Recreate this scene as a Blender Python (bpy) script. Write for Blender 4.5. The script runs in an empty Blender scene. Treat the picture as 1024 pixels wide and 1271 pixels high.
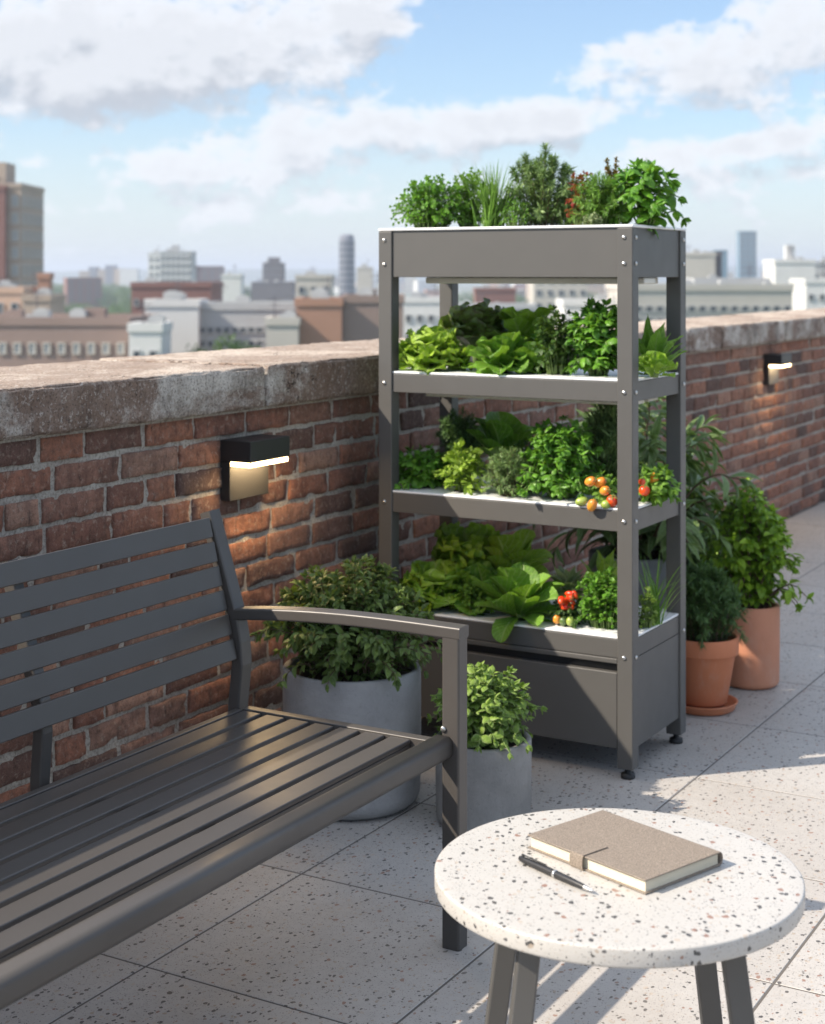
import bpy, math, random
import numpy as np
from mathutils import Vector, Matrix, Euler

R_ = math.radians
PI = math.pi
SC = bpy.context.scene
COL = SC.collection
CAMX, CAMH, FOC = 2.68, 1.45, 1930.0
C30, S30 = math.cos(R_(30)), math.sin(R_(30))
GZ = -26.0        # street level


def cam2w(X, Y):
    return (CAMX + C30 * X - S30 * Y, S30 * X + C30 * Y)


def px_at_y(px, y):
    """world x of the point seen at photo column px on the vertical plane y"""
    k = (px - 512) / FOC
    Y = y / (S30 * k + C30)
    return CAMX + Y * (C30 * k - S30)


# ---------------------------------------------------------------- mesh tools
class Geo:
    def __init__(s):
        s.v = []; s.f = {}; s.n = 0

    def add(s, V, F, UV=None):
        V = np.asarray(V, float).reshape(-1, 3)
        F = np.asarray(F, int)
        if F.ndim == 1:
            F = F.reshape(1, -1)
        uv = np.zeros((len(V), 2)) if UV is None else np.asarray(UV, float)
        s.v.append((V, uv))
        s.f.setdefault(F.shape[1], []).append(F + s.n)
        s.n += len(V)

    def addm(s, V, faces):
        """verts with faces of mixed size"""
        V = np.asarray(V, float).reshape(-1, 3)
        s.v.append((V, np.zeros((len(V), 2))))
        for fa in faces:
            s.f.setdefault(len(fa), []).append(np.array([fa], int) + s.n)
        s.n += len(V)

    def mesh(s, name, smooth=False, attr=None):
        V = np.concatenate([a for a, b in s.v]); UV = np.concatenate([b for a, b in s.v])
        me = bpy.data.meshes.new(name)
        fl = []; sizes = []
        for k, l in s.f.items():
            A = np.concatenate(l); fl.append(A.reshape(-1)); sizes.append(np.full(len(A), k))
        loops = np.concatenate(fl).astype(np.int32); sizes = np.concatenate(sizes)
        starts = np.concatenate([[0], np.cumsum(sizes)[:-1]]).astype(np.int32)
        me.vertices.add(len(V)); me.vertices.foreach_set('co', V.astype(np.float32).reshape(-1))
        me.loops.add(len(loops)); me.loops.foreach_set('vertex_index', loops)
        me.polygons.add(len(sizes)); me.polygons.foreach_set('loop_start', starts)
        me.polygons.foreach_set('use_smooth', np.full(len(sizes), bool(smooth)))
        uvl = me.uv_layers.new(name='UVMap')
        uvl.data.foreach_set('uv', UV[loops].astype(np.float32).reshape(-1))
        if attr is not None:
            a = me.attributes.new('tone', 'FLOAT', 'POINT')
            a.data.foreach_set('value', np.asarray(attr, np.float32))
        me.update(calc_edges=True)
        return me


def link(name, me, mat=None, parent=None, loc=None, rot=None):
    o = bpy.data.objects.new(name, me); COL.objects.link(o)
    if mat is not None:
        me.materials.append(mat)
    if parent is not None:
        o.parent = parent
    if loc is not None:
        o.location = loc
    if rot is not None:
        o.rotation_euler = rot
    return o


def obj(name, geo, mat, parent=None, smooth=False, attr=None, loc=None, rot=None, bevel=0, seg=2):
    o = link(name, geo.mesh(name, smooth, attr), mat, parent, loc, rot)
    if bevel:
        m = o.modifiers.new('bevel', 'BEVEL'); m.width = bevel; m.segments = seg
        m.limit_method = 'ANGLE'; m.angle_limit = R_(40); m.harden_normals = False
        o.data.polygons.foreach_set('use_smooth', np.ones(len(o.data.polygons), bool))
        w = o.modifiers.new('wn', 'WEIGHTED_NORMAL'); w.keep_sharp = False; w.weight = 100
    return o


def tag(o, label=None, cat=None, group=None, kind=None):
    if label: o['label'] = label
    if cat: o['category'] = cat
    if group: o['group'] = group
    if kind: o['kind'] = kind
    return o


def thing(name, label, cat, loc=(0, 0, 0), rz=0, group=None):
    o = bpy.data.objects.new(name, None); COL.objects.link(o)
    o.location = loc; o.rotation_euler = (0, 0, rz); o.empty_display_size = .05
    return tag(o, label, cat, group)


BOXF = [[0, 3, 2, 1], [4, 5, 6, 7], [0, 1, 5, 4], [1, 2, 6, 5], [2, 3, 7, 6], [3, 0, 4, 7]]


def box(g, x0, x1, y0, y1, z0, z1):
    g.add([(x0, y0, z0), (x1, y0, z0), (x1, y1, z0), (x0, y1, z0), (x0, y0, z1), (x1, y0, z1), (x1, y1, z1), (x0, y1, z1)], BOXF)


def bx(*a):
    g = Geo(); box(g, *a); return g


def norm(a):
    a = np.asarray(a, float)
    return a / (np.linalg.norm(a, axis=-1, keepdims=True) + 1e-12)


def sweep(g, P, prof, up=(0, 0, 1), caps=True, scale=None):
    """sweep closed 2-D profile (side, up) along the path P"""
    P = np.asarray(P, float); prof = np.asarray(prof, float); n = len(P); m = len(prof)
    T = np.zeros_like(P); T[1:-1] = norm(P[2:] - P[:-2]); T[0] = norm(P[1] - P[0]); T[-1] = norm(P[-1] - P[-2])
    V = []
    for i in range(n):
        t = T[i]; s = norm(np.cross(t, up)); u = np.cross(s, t)
        k = 1 if scale is None else scale[i]
        # keep width through mitred bends
        V.append(P[i] + k * (prof[:, :1] * s + prof[:, 1:] * u))
    V = np.concatenate(V)
    F = []
    for i in range(n - 1):
        for j in range(m):
            a = i * m + j; b = i * m + (j + 1) % m
            F.append([a, b, b + m, a + m])
    fs = [list(f) for f in F]
    if caps:
        fs.append(list(range(m))[::-1]); fs.append(list(range((n - 1) * m, n * m)))
    g.addm(V, fs)


def rrect(w, h, r, k=4):
    pts = []
    for cx, cy, a0 in ((w / 2 - r, h / 2 - r, 0), (-w / 2 + r, h / 2 - r, 90), (-w / 2 + r, -h / 2 + r, 180), (w / 2 - r, -h / 2 + r, 270)):
        for i in range(k + 1):
            a = R_(a0 + 90 * i / k); pts.append((cx + r * math.cos(a), cy + r * math.sin(a)))
    return pts


def circ(r, k=10):
    return [(r * math.cos(2 * PI * i / k), r * math.sin(2 * PI * i / k)) for i in range(k)]


def lathe(g, prof, n=64, cx=0, cy=0, jit=None):
    """prof: (r, z) from bottom centre outwards; r=0 ends are closed with a fan"""
    V = []; m = len(prof); ang = np.arange(n) * 2 * PI / n
    for r, z in prof:
        rr = np.full(n, max(r, 1e-5))
        V.append(np.stack([cx + rr * np.cos(ang), cy + rr * np.sin(ang), np.full(n, z)], 1))
    V = np.concatenate(V); F = []
    for i in range(m - 1):
        a = i * n + np.arange(n); b = i * n + (np.arange(n) + 1) % n
        F.append(np.stack([a, b, b + n, a + n], 1))
    g.add(V, np.concatenate(F))


def hash01(ix, iy, iz, seed=0):
    h = (ix * 374761393 + iy * 668265263 + iz * 2147483647 + seed * 974634777) & 0xffffffff
    h = ((h ^ (h >> 13)) * 1274126177) & 0xffffffff
    h = ((h ^ (h >> 16)) * 2246822519) & 0xffffffff
    return ((h ^ (h >> 15)) & 0xffffff) / float(0xffffff)


def vnoise(P, sc=1.0, seed=0):
    P = np.asarray(P, float) * sc; I = np.floor(P).astype(np.int64); f = P - I; f = f * f * (3 - 2 * f)
    r = 0
    for dx in (0, 1):
        for dy in (0, 1):
            for dz in (0, 1):
                w = (f[:, 0] if dx else 1 - f[:, 0]) * (f[:, 1] if dy else 1 - f[:, 1]) * (f[:, 2] if dz else 1 - f[:, 2])
                r = r + w * hash01(I[:, 0] + dx, I[:, 1] + dy, I[:, 2] + dz, seed)
    return r * 2 - 1


def fbm(P, sc, oct=3, seed=0):
    return sum(vnoise(P, sc * 2 ** i, seed + i) * .5 ** i for i in range(oct))


def rough_box(g, lo, hi, step, r, amp, nsc, seed=0, chip=0.0):
    """box with rounded, noisy, chipped faces and edges, as a real surface grid"""
    lo = np.array(lo, float); hi = np.array(hi, float); n0 = g.n
    for ax in range(3):
        a, b = [i for i in range(3) if i != ax]
        na = max(2, int(round((hi[a] - lo[a]) / step[a]))); nb = max(2, int(round((hi[b] - lo[b]) / step[b])))
        ua = np.concatenate([[0, r * .5], np.linspace(r, hi[a] - lo[a] - r, na), [hi[a] - lo[a] - r * .5, hi[a] - lo[a]]]) + lo[a]
        ub = np.concatenate([[0, r * .5], np.linspace(r, hi[b] - lo[b] - r, nb), [hi[b] - lo[b] - r * .5, hi[b] - lo[b]]]) + lo[b]
        A, B = np.meshgrid(ua, ub, indexing='ij'); m, k = A.shape
        for side in (0, 1):
            P = np.zeros((m * k, 3)); P[:, a] = A.ravel(); P[:, b] = B.ravel(); P[:, ax] = hi[ax] if side else lo[ax]
            Q = np.clip(P, lo + r, hi - r); D = norm(P - Q); P2 = Q + D * r
            nn = fbm(P, nsc, 4, seed)
            edge = 1 - np.abs(D).max(1)
            P2 = P2 + D * (nn * amp)[:, None] - D * (chip * edge * np.clip(fbm(P, nsc * .8, 3, seed + 9) + .1, 0, 1) * 4)[:, None]
            i, j = np.meshgrid(np.arange(m - 1), np.arange(k - 1), indexing='ij'); q = (i * k + j).ravel()
            F = np.stack([q, q + k, q + k + 1, q + 1], 1)
            flip = (side == 1) ^ (ax == 1)
            if not flip: F = F[:, ::-1]
            g.add(P2, F)
    return g.n - n0


# ---------------------------------------------------------------- materials
class NT:
    def __init__(s, name, world=None):
        if world is None:
            s.m = bpy.data.materials.new(name); s.m.use_nodes = True; s.t = s.m.node_tree
        else:
            s.m = world; s.t = world.node_tree
        s.t.nodes.clear()

    def n(s, typ, **kw):
        nd = s.t.nodes.new(typ)
        for k, v in kw.items():
            if k.startswith('_'):
                setattr(nd, k[1:], v)
            else:
                key = int(k[1:]) if k[0] == 'i' and k[1:].isdigit() else k.replace('__', ' ')
                s.put(nd.inputs[key], v)
        return nd

    def put(s, sock, v):
        if isinstance(v, bpy.types.NodeSocket):
            s.t.links.new(v, sock)
        elif isinstance(v, bpy.types.Node):
            s.t.links.new(v.outputs[0], sock)
        else:
            if isinstance(v, (tuple, list)) and len(v) == 3 and sock.type == 'RGBA':
                v = (*v, 1)
            sock.default_value = v

    def math(s, op, a, b=0.0, c=None, clamp=False):
        nd = s.n('ShaderNodeMath', _operation=op, _use_clamp=clamp); s.put(nd.inputs[0], a); s.put(nd.inputs[1], b)
        if c is not None: s.put(nd.inputs[2], c)
        return nd.outputs[0]

    def mix(s, f, a, b, mode='MIX'):
        nd = s.n('ShaderNodeMix', _data_type='RGBA', _blend_type=mode)
        s.put(nd.inputs[0], f); s.put(nd.inputs[6], a); s.put(nd.inputs[7], b)
        return nd.outputs[2]

    def ramp(s, f, stops, interp='LINEAR'):
        nd = s.n('ShaderNodeValToRGB'); s.put(nd.inputs[0], f); cr = nd.color_ramp; cr.interpolation = interp
        while len(cr.elements) > 1: cr.elements.remove(cr.elements[-1])
        for i, (p, c) in enumerate(stops):
            e = cr.elements[0] if i == 0 else cr.elements.new(p)
            e.position = p; e.color = (*c, 1) if isinstance(c, (tuple, list)) else (c, c, c, 1)
        return nd.outputs[0]

    def noise(s, vec, sc, det=3, rough=.5, dist=0, out=0):
        nd = s.n('ShaderNodeTexNoise', Scale=sc, Detail=det, Roughness=rough, Distortion=dist)
        if vec is not None: s.put(nd.inputs['Vector'], vec)
        return nd.outputs[out]

    def coord(s, out='Object'):
        return s.n('ShaderNodeTexCoord').outputs[out]

    def mapping(s, vec, scale=(1, 1, 1), loc=(0, 0, 0)):
        return s.n('ShaderNodeMapping', Vector=vec, Scale=scale, Location=loc).outputs[0]

    def bump(s, h, st, dist=.01, nrm=None):
        nd = s.n('ShaderNodeBump', Strength=st, Distance=dist, Height=h)
        if nrm is not None: s.put(nd.inputs['Normal'], nrm)
        return nd.outputs[0]

    def pbr(s, **kw):
        nd = s.n('ShaderNodeBsdfPrincipled')
        for k, v in kw.items(): s.put(nd.inputs[k.replace('__', ' ')], v)
        return nd.outputs[0]

    def out(s, sh, vol=None):
        o = s.n('ShaderNodeOutputMaterial')
        if sh is not None: s.put(o.inputs[0], sh)
        if vol is not None: s.put(o.inputs[1], vol)
        return s.m


def plain(name, col, rough=.5, metal=0., bump=0., bsc=200, var=.12, vsc=6, spec=.5):
    t = NT(name); c = t.coord()
    v = t.noise(c, vsc, 4, .6)
    cc = t.mix(v, tuple(x * (1 - var) for x in col), tuple(min(1, x * (1 + var)) for x in col))
    kw = dict(Base__Color=cc, Roughness=t.math('ADD', t.math('MULTIPLY', t.noise(c, vsc * 3, 3), .16), rough - .08), Metallic=metal)
    kw['Specular__IOR__Level'] = spec
    if bump: kw['Normal'] = t.bump(t.noise(c, bsc, 4, .6), bump, .002)
    return t.out(t.pbr(**kw))


def terrazzo(name, base, dens=1.0, tile=False, ks=1.0):
    t = NT(name); c = t.coord()
    dn = t.noise(c, 70, 2, .5, out=1)
    add = t.n('ShaderNodeVectorMath', _operation='MULTIPLY_ADD'); t.put(add.inputs[0], dn); add.inputs[1].default_value = (.012, .012, .012); t.put(add.inputs[2], c)
    cd = add.outputs[0]
    if tile:
        at = t.n('ShaderNodeAttribute', _attribute_name='tone').outputs['Fac']
        b0 = t.mix(at, tuple(x * .93 for x in base), tuple(min(1, x * 1.05) for x in base))
    else:
        b0 = base
    col = t.mix(t.noise(c, 2.3, 5, .65), t.mix(.16, b0, (.25, .21, .17)), b0)
    col = t.mix(t.math('MULTIPLY', t.noise(c, 260, 3, .7), .5 if tile else .35), col, tuple(x * .6 for x in base))
    col = t.mix(t.ramp(t.noise(c, 38, 6, .75), [(.35, .3 if tile else .12), (.62, 0)]), col, tuple(x * .6 for x in base))
    layers = [(38, .36, .36, 0), (62, .36, .52, 1), (105, .38, .6, 2), (82, .30, .4, 4), (210, .36, .7, 3)]
    cols = [[(0, (.010, .011, .013)), (.42, (.045, .045, .05)), (.54, (.16, .15, .145)), (.62, (.33, .27, .21)), (.8, (.42, .36, .3)), (.93, (.24, .12, .08))],
            [(0, (.02, .022, .028)), (.22, (.12, .12, .12)), (.45, (.36, .32, .27)), (.75, (.28, .2, .15)), (.9, (.5, .47, .43))]]
    msk = None
    for sc, r, off, k in layers:
        vo = t.n('ShaderNodeTexVoronoi', Scale=sc * ks, Randomness=1.0, _distance='MINKOWSKI' if k % 2 == 0 else 'EUCLIDEAN')
        if k % 2 == 0: vo.inputs['Exponent'].default_value = .75
        t.put(vo.inputs['Vector'], t.mapping(cd, (1, .72 if k % 2 else 1.3, 1), (k * 3.3, k * 1.7, k)))
        sp = t.n('ShaderNodeSeparateColor', Color=vo.outputs['Color'])
        present = t.math('LESS_THAN', sp.outputs[0], off * dens if k != 3 else .5 * dens)
        rad = t.math('MULTIPLY_ADD', sp.outputs[1], r * .75, r * .28)
        inside = t.math('LESS_THAN', vo.outputs['Distance'], rad)
        m = t.math('MULTIPLY', inside, present)
        cc = t.ramp(sp.outputs[2], cols[0 if k in (0, 1, 4) else 1], 'CONSTANT')
        fac = t.math('MULTIPLY', m, (.9, .85, .75, .55, .9)[k])
        col = t.mix(fac, col, cc)
        msk = m if msk is None else t.math('MAXIMUM', msk, m)
    if tile:
        dirt = t.noise(c, 1.1, 6, .7)
        col = t.mix(t.ramp(dirt, [(.42, 0), (.72, .42)]), col, (.27, .235, .2))
    pit = t.noise(c, 120, 3, .7)
    h = t.math('ADD', t.math('MULTIPLY', pit, .6), t.math('MULTIPLY', t.noise(c, 9, 3, .5), .8))
    rgh = t.math('MULTIPLY_ADD', t.noise(c, 14, 4, .6), .25, .42 if tile else .28)
    return t.out(t.pbr(Base__Color=col, Roughness=rgh, Normal=t.bump(h, .25, .0025)))


def leafmat(name, a, b, vein=(.25, .38, .1), vs=.5, rough=.5, trans=.32, freq=9, edge=None, blot=None, bstr=.35):
    a = (a[0] * 1.2, a[1] * 1.22, a[2]); b = (b[0] * 1.6, b[1] * 1.6, b[2] * 1.5)
    t = NT(name)
    isl = t.n('ShaderNodeNewGeometry').outputs['Random Per Island']
    uv = t.n('ShaderNodeUVMap').outputs[0]
    sp = t.n('ShaderNodeSeparateXYZ', Vector=uv)
    u = t.math('ABSOLUTE', t.math('SUBTRACT', sp.outputs[0], .5))
    v = sp.outputs[1]
    col = t.mix(isl, a, b)
    oc = t.coord()
    nz = t.noise(oc, 45, 3, .6)
    col = t.mix(t.math('MULTIPLY', nz, .65), col, tuple(x * .5 for x in a))
    col = t.mix(t.ramp(t.noise(oc, 120, 3, .7), [(.52, 0), (.68, .4)]), col, tuple(min(.8, x * 1.35) for x in b))
    mid = t.math('SUBTRACT', 1, t.math('MULTIPLY', u, 16), clamp=True)
    sv = t.math('SINE', t.math('MULTIPLY', t.math('SUBTRACT', v, t.math('MULTIPLY', u, .55)), freq * 6.28))
    sv = t.ramp(sv, [(.78, 0), (1, 1)])
    vm = t.math('MAXIMUM', mid, t.math('MULTIPLY', sv, .6))
    col = t.mix(t.math('MULTIPLY', vm, vs), col, vein)
    if edge:
        em = t.math('MULTIPLY', t.ramp(t.math('ADD', u, t.math('MULTIPLY', nz, .12)), [(.33, 0), (.52, 1)]), .85)
        col = t.mix(em, col, edge)
    if blot:
        bm = t.ramp(t.noise(oc, 60, 3, .6), [(.48, 0), (.6, 1)])
        col = t.mix(t.math('MULTIPLY', bm, .75), col, blot)
    hgt = t.math('ADD', t.math('MULTIPLY', vm, -1.0), t.math('MULTIPLY', t.noise(oc, 110, 3, .6), .8))
    hgt = t.math('ADD', hgt, t.math('MULTIPLY', t.noise(oc, 48, 4, .6), bstr * 3))
    nb = t.bump(hgt, min(1, bstr * 1.6), .004)
    p = t.pbr(Base__Color=col, Roughness=rough, Normal=nb, Specular__IOR__Level=.4)
    tr = t.n('ShaderNodeBsdfTranslucent', Color=t.mix(.55, col, t.mix(.5, col, (.45, .75, .04))), Normal=nb)
    ms = t.n('ShaderNodeMixShader', Fac=trans); t.put(ms.inputs[1], p); t.put(ms.inputs[2], tr.outputs[0])
    return t.out(ms.outputs[0])


def brickmat():
    t = NT('brick'); c = t.coord()
    tone = t.n('ShaderNodeAttribute', _attribute_name='tone').outputs['Fac']
    col = t.ramp(tone, [(0, (.10, .068, .058)), (.12, (.17, .096, .074)), (.34, (.28, .127, .086)), (.55, (.36, .16, .10)), (.75, (.26, .145, .108)), (.88, (.41, .24, .17)), (1, (.38, .17, .105))])
    n1 = t.noise(c, 26, 5, .7)
    col = t.mix(t.ramp(n1, [(.36, 0), (.7, .7)]), col, (.085, .045, .036))
    n2 = t.noise(t.mapping(c, (1, 1, .35)), 7, 5, .65)
    col = t.mix(t.ramp(n2, [(.5, 0), (.78, .6)]), col, (.06, .045, .038))
    n3 = t.noise(c, 60, 4, .75, .5)
    col = t.mix(t.ramp(n3, [(.54, 0), (.70, .7)]), col, (.38, .30, .24))
    n5 = t.noise(t.mapping(c, (1, 1.6, .5)), 34, 5, .8)
    col = t.mix(t.ramp(n5, [(.54, 0), (.66, .65)]), col, (.045, .03, .026))
    n4 = t.noise(c, 170, 3, .7)
    col = t.mix(t.ramp(n4, [(.3, .5), (.48, 0)]), col, (.035, .022, .018))
    h = t.math('ADD', t.math('MULTIPLY', t.noise(c, 75, 6, .75), 1.0), t.math('MULTIPLY', n4, .35))
    return t.out(t.pbr(Base__Color=col, Roughness=.9, Normal=t.bump(h, .8, .006), Specular__IOR__Level=.25))


def mortarmat():
    t = NT('mortar'); c = t.coord()
    col = t.mix(t.noise(c, 9, 5, .65), (.34, .305, .255), (.60, .55, .48))
    col = t.mix(t.ramp(t.noise(c, 120, 4, .7), [(.35, .6), (.55, 0)]), col, (.09, .075, .065))
    col = t.mix(t.ramp(t.noise(c, 3, 4, .6), [(.5, 0), (.75, .5)]), col, (.16, .10, .075))
    h = t.math('ADD', t.noise(c, 95, 6, .8), t.math('MULTIPLY', t.noise(c, 300, 3, .7), .5))
    return t.out(t.pbr(Base__Color=col, Roughness=.95, Normal=t.bump(h, .9, .006), Specular__IOR__Level=.2))


def copingmat():
    t = NT('coping_stone'); c = t.coord()
    st = t.mapping(c, (1, 1, .3))
    base = t.mix(t.ramp(t.noise(c, 5, 7, .75), [(.35, 0), (.62, 1)]), (.25, .215, .18), (.68, .635, .57))
    rust = t.ramp(t.noise(t.mapping(c, (1, .6, 1)), 2.6, 8, .74, .5), [(.43, 0), (.53, 1)])
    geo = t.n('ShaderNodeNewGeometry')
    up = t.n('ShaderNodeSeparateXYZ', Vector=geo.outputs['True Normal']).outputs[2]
    # upward faces blend towards a pinkish buff, the front keeps grey crust
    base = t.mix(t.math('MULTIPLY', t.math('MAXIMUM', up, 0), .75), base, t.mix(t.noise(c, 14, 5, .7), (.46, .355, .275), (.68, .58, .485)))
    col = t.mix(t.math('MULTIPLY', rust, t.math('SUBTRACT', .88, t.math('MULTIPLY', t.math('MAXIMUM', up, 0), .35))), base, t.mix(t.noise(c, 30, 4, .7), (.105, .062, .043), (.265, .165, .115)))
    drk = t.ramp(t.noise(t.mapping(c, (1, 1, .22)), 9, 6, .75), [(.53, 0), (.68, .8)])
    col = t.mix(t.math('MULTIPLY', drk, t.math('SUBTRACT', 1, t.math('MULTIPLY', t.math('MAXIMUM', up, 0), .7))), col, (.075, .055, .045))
    col = t.mix(t.ramp(t.noise(c, 140, 4, .8), [(.36, .85), (.50, 0)]), col, (.07, .052, .042))
    col = t.mix(t.ramp(t.noise(c, 85, 4, .8), [(.55, 0), (.66, .6)]), col, (.66, .62, .56))
    cr = t.n('ShaderNodeTexVoronoi', _feature='DISTANCE_TO_EDGE', Scale=2.6)
    t.put(cr.inputs['Vector'], t.n('ShaderNodeVectorMath', _operation='ADD', i0=c, i1=t.n('ShaderNodeVectorMath', _operation='SCALE', i0=t.noise(c, 6, 5, .7, out=1), Scale=.35).outputs[0]).outputs[0])
    crk = t.math('MULTIPLY', t.math('LESS_THAN', cr.outputs['Distance'], .006), t.math('GREATER_THAN', t.noise(c, 3.3, 2), .55))
    col = t.mix(crk, col, (.025, .018, .015))
    h = t.math('ADD', t.noise(c, 55, 8, .8), t.math('MULTIPLY', crk, -.6))
    return t.out(t.pbr(Base__Color=col, Roughness=.92, Normal=t.bump(h, .85, .008), Specular__IOR__Level=.25))


def concretemat(name, col):
    t = NT(name); c = t.coord()
    n = t.noise(c, 5, 6, .65)
    cc = t.mix(t.ramp(n, [(.3, 0), (.7, 1)]), tuple(x * .72 for x in col), tuple(x * 1.2 for x in col))
    cc = t.mix(t.ramp(t.noise(t.mapping(c, (1, 1, .4)), 11, 5, .7), [(.5, 0), (.75, .35)]), cc, tuple(x * .6 for x in col))
    cc = t.mix(t.ramp(t.noise(c, 130, 3, .7), [(.3, .4), (.42, 0)]), cc, tuple(x * .5 for x in col))
    return t.out(t.pbr(Base__Color=cc, Roughness=.75, Normal=t.bump(t.noise(c, 90, 6, .7), .6, .003)))


def terracottamat(name, col):
    t = NT(name); c = t.coord()
    cc = t.mix(t.noise(c, 8, 6, .65), tuple(x * .82 for x in col), tuple(x * 1.12 for x in col))
    cc = t.mix(t.ramp(t.noise(t.mapping(c, (1, 1, .35)), 14, 6, .7), [(.55, 0), (.8, .4)]), cc, (.55, .42, .34))
    return t.out(t.pbr(Base__Color=cc, Roughness=.78, Normal=t.bump(t.noise(t.mapping(c, (1, 1, 6)), 40, 4, .6), .15, .002)))


M = {}
M['metal'] = plain('charcoal_metal', (.080, .077, .072), .46, 0, .06, 900, .06, 5)
M['bench'] = plain('bench_metal', (.066, .0595, .054), .42, .1, .05, 900, .08, 5)
M['dark'] = plain('dark_metal', (.018, .018, .019), .42, 0, .05, 800)
M['bolt'] = plain('bolt_steel', (.55, .54, .52), .3, .9)
M['deck'] = plain('white_deck', (.72, .73, .73), .4, 0, .06, 300, .05, 8)
M['lightbar'] = plain('light_bar', (.58, .56, .5), .45)
M['rubber'] = plain('black_rubber', (.015, .015, .015), .6)
M['soil'] = plain('potting_soil', (.028, .02, .014), .95, 0, .9, 120, .5, 60)
M['concrete'] = concretemat('pot_concrete', (.30, .295, .29))
M['concrete_warm'] = concretemat('pot_concrete_warm', (.25, .24, .225))
M['terracotta'] = terracottamat('terracotta', (.56, .195, .09))
M['terracotta_pale'] = terracottamat('terracotta_pale', (.54, .235, .135))
M['terrazzo'] = terrazzo('table_terrazzo', (.505, .49, .46), 1.65, False, 1.35)
M['floor'] = terrazzo('floor_terrazzo', (.505, .485, .46), 1.95, True, 1.25)
M['grout'] = plain('joint_grout', (.11, .10, .09), .95, 0, .5, 200)
M['brick'] = brickmat()
M['mortar'] = mortarmat()
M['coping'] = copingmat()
M['stem'] = plain('green_stem', (.13, .2, .05), .55)
M['wood_stem'] = plain('woody_stem', (.10, .065, .04), .8)
M['paper'] = plain('paper', (.66, .60, .47), .8, 0, .3, 900)


def leathermat():
    t = NT('leather'); c = t.coord()
    vo = t.n('ShaderNodeTexVoronoi', _feature='DISTANCE_TO_EDGE', Scale=520, Vector=c)
    d = vo.outputs['Distance']
    col = t.mix(t.ramp(d, [(0, 0), (.25, 1)]), (.13, .10, .075), t.mix(t.noise(c, 160, 4, .7), (.31, .255, .20), (.50, .415, .33)))
    return t.out(t.pbr(Base__Color=col, Roughness=.62, Normal=t.bump(t.ramp(d, [(0, 0), (.3, 1)]), .6, .0012)))


M['leather'] = leathermat()


def emis(name, col, st):
    t = NT(name); e = t.n('ShaderNodeEmission', Color=col, Strength=st)
    return t.out(e.outputs[0])


M['glow'] = emis('lamp_glow', (1, .70, .34), 7.0)

# leaf materials
LM = dict(
    lime=leafmat('leaf_lime', (.16, .28, .02), (.30, .44, .05), (.48, .56, .22), .8, trans=.36),
    green=leafmat('leaf_green', (.08, .19, .02), (.16, .31, .035), (.30, .42, .14), .8, trans=.32),
    frill=leafmat('leaf_frill', (.13, .26, .022), (.25, .39, .04), (.40, .5, .18), .8, trans=.36, freq=6),
    darkred=leafmat('leaf_dark', (.08, .13, .03), (.16, .22, .045), (.16, .22, .07), .6, trans=.25, blot=(.055, .025, .02)),
    basil=leafmat('leaf_basil', (.055, .17, .016), (.125, .28, .03), (.2, .36, .08), .4, .36, freq=5, trans=.3),
    dark=leafmat('leaf_deep', (.022, .058, .014), (.055, .115, .022), (.14, .2, .06), .4, .38, trans=.22, freq=5),
    mint=leafmat('leaf_mint', (.085, .17, .025), (.21, .31, .05), (.26, .36, .12), .5, .5, freq=6, trans=.28, edge=(.26, .34, .12)),
    shrub=leafmat('leaf_shrub', (.045, .085, .02), (.14, .20, .045), (.15, .2, .08), .5, .42, trans=.2, edge=(.12, .17, .06)),
    lemon=leafmat('leaf_lemon', (.07, .17, .016), (.27, .42, .035), (.3, .4, .1), .5, .3, trans=.32, freq=6),
    ficus=leafmat('leaf_long', (.045, .10, .03), (.13, .20, .065), (.28, .36, .17), .6, .34, trans=.2, freq=8, edge=(.2, .26, .12)),
    needle=leafmat('leaf_needle', (.06, .12, .04), (.19, .27, .10), (.2, .28, .12), .3, .5, trans=.15, bstr=.1),
    needle_dark=leafmat('leaf_needle_dark', (.035, .085, .03), (.09, .16, .05), (.14, .2, .08), .3, .5, trans=.15, bstr=.1),
    chive=leafmat('leaf_chive', (.06, .15, .02), (.14, .26, .04), (.2, .32, .08), .2, .4, trans=.2, bstr=.1),
    sage=leafmat('leaf_sage', (.16, .22, .11), (.3, .36, .2), (.42, .47, .3), .5, .65, trans=.22, edge=(.42, .44, .28)),
    red=leafmat('leaf_red', (.12, .012, .014), (.3, .03, .03), (.35, .08, .06), .3, .4, trans=.3),
    bronze=leafmat('leaf_bronze', (.13, .07, .02), (.24, .12, .03), (.3, .2, .08), .3, .5, trans=.25),
    tree=leafmat('leaf_tree', (.026, .066, .014), (.06, .115, .022), (.1, .15, .05), .1, .6, trans=.2),
)


def fruitmat(name, a, b):
    t = NT(name); c = t.coord()
    col = t.mix(t.ramp(t.noise(c, 22, 3, .5), [(.35, 0), (.65, 1)]), a, b)
    return t.out(t.pbr(Base__Color=col, Roughness=.3, Coat__Weight=.2, Subsurface__Weight=.15, Subsurface__Scale=.004))


M['tomato_red'] = fruitmat('tomato_red', (.62, .02, .008), (.7, .08, .01))
M['tomato_orange'] = fruitmat('tomato_orange', (.75, .17, .02), (.68, .30, .035))
M['tomato_green'] = fruitmat('tomato_green', (.18, .28, .04), (.32, .4, .08))
M['tomato_dark'] = fruitmat('tomato_dark', (.02, .04, .018), (.10, .16, .04))


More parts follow.
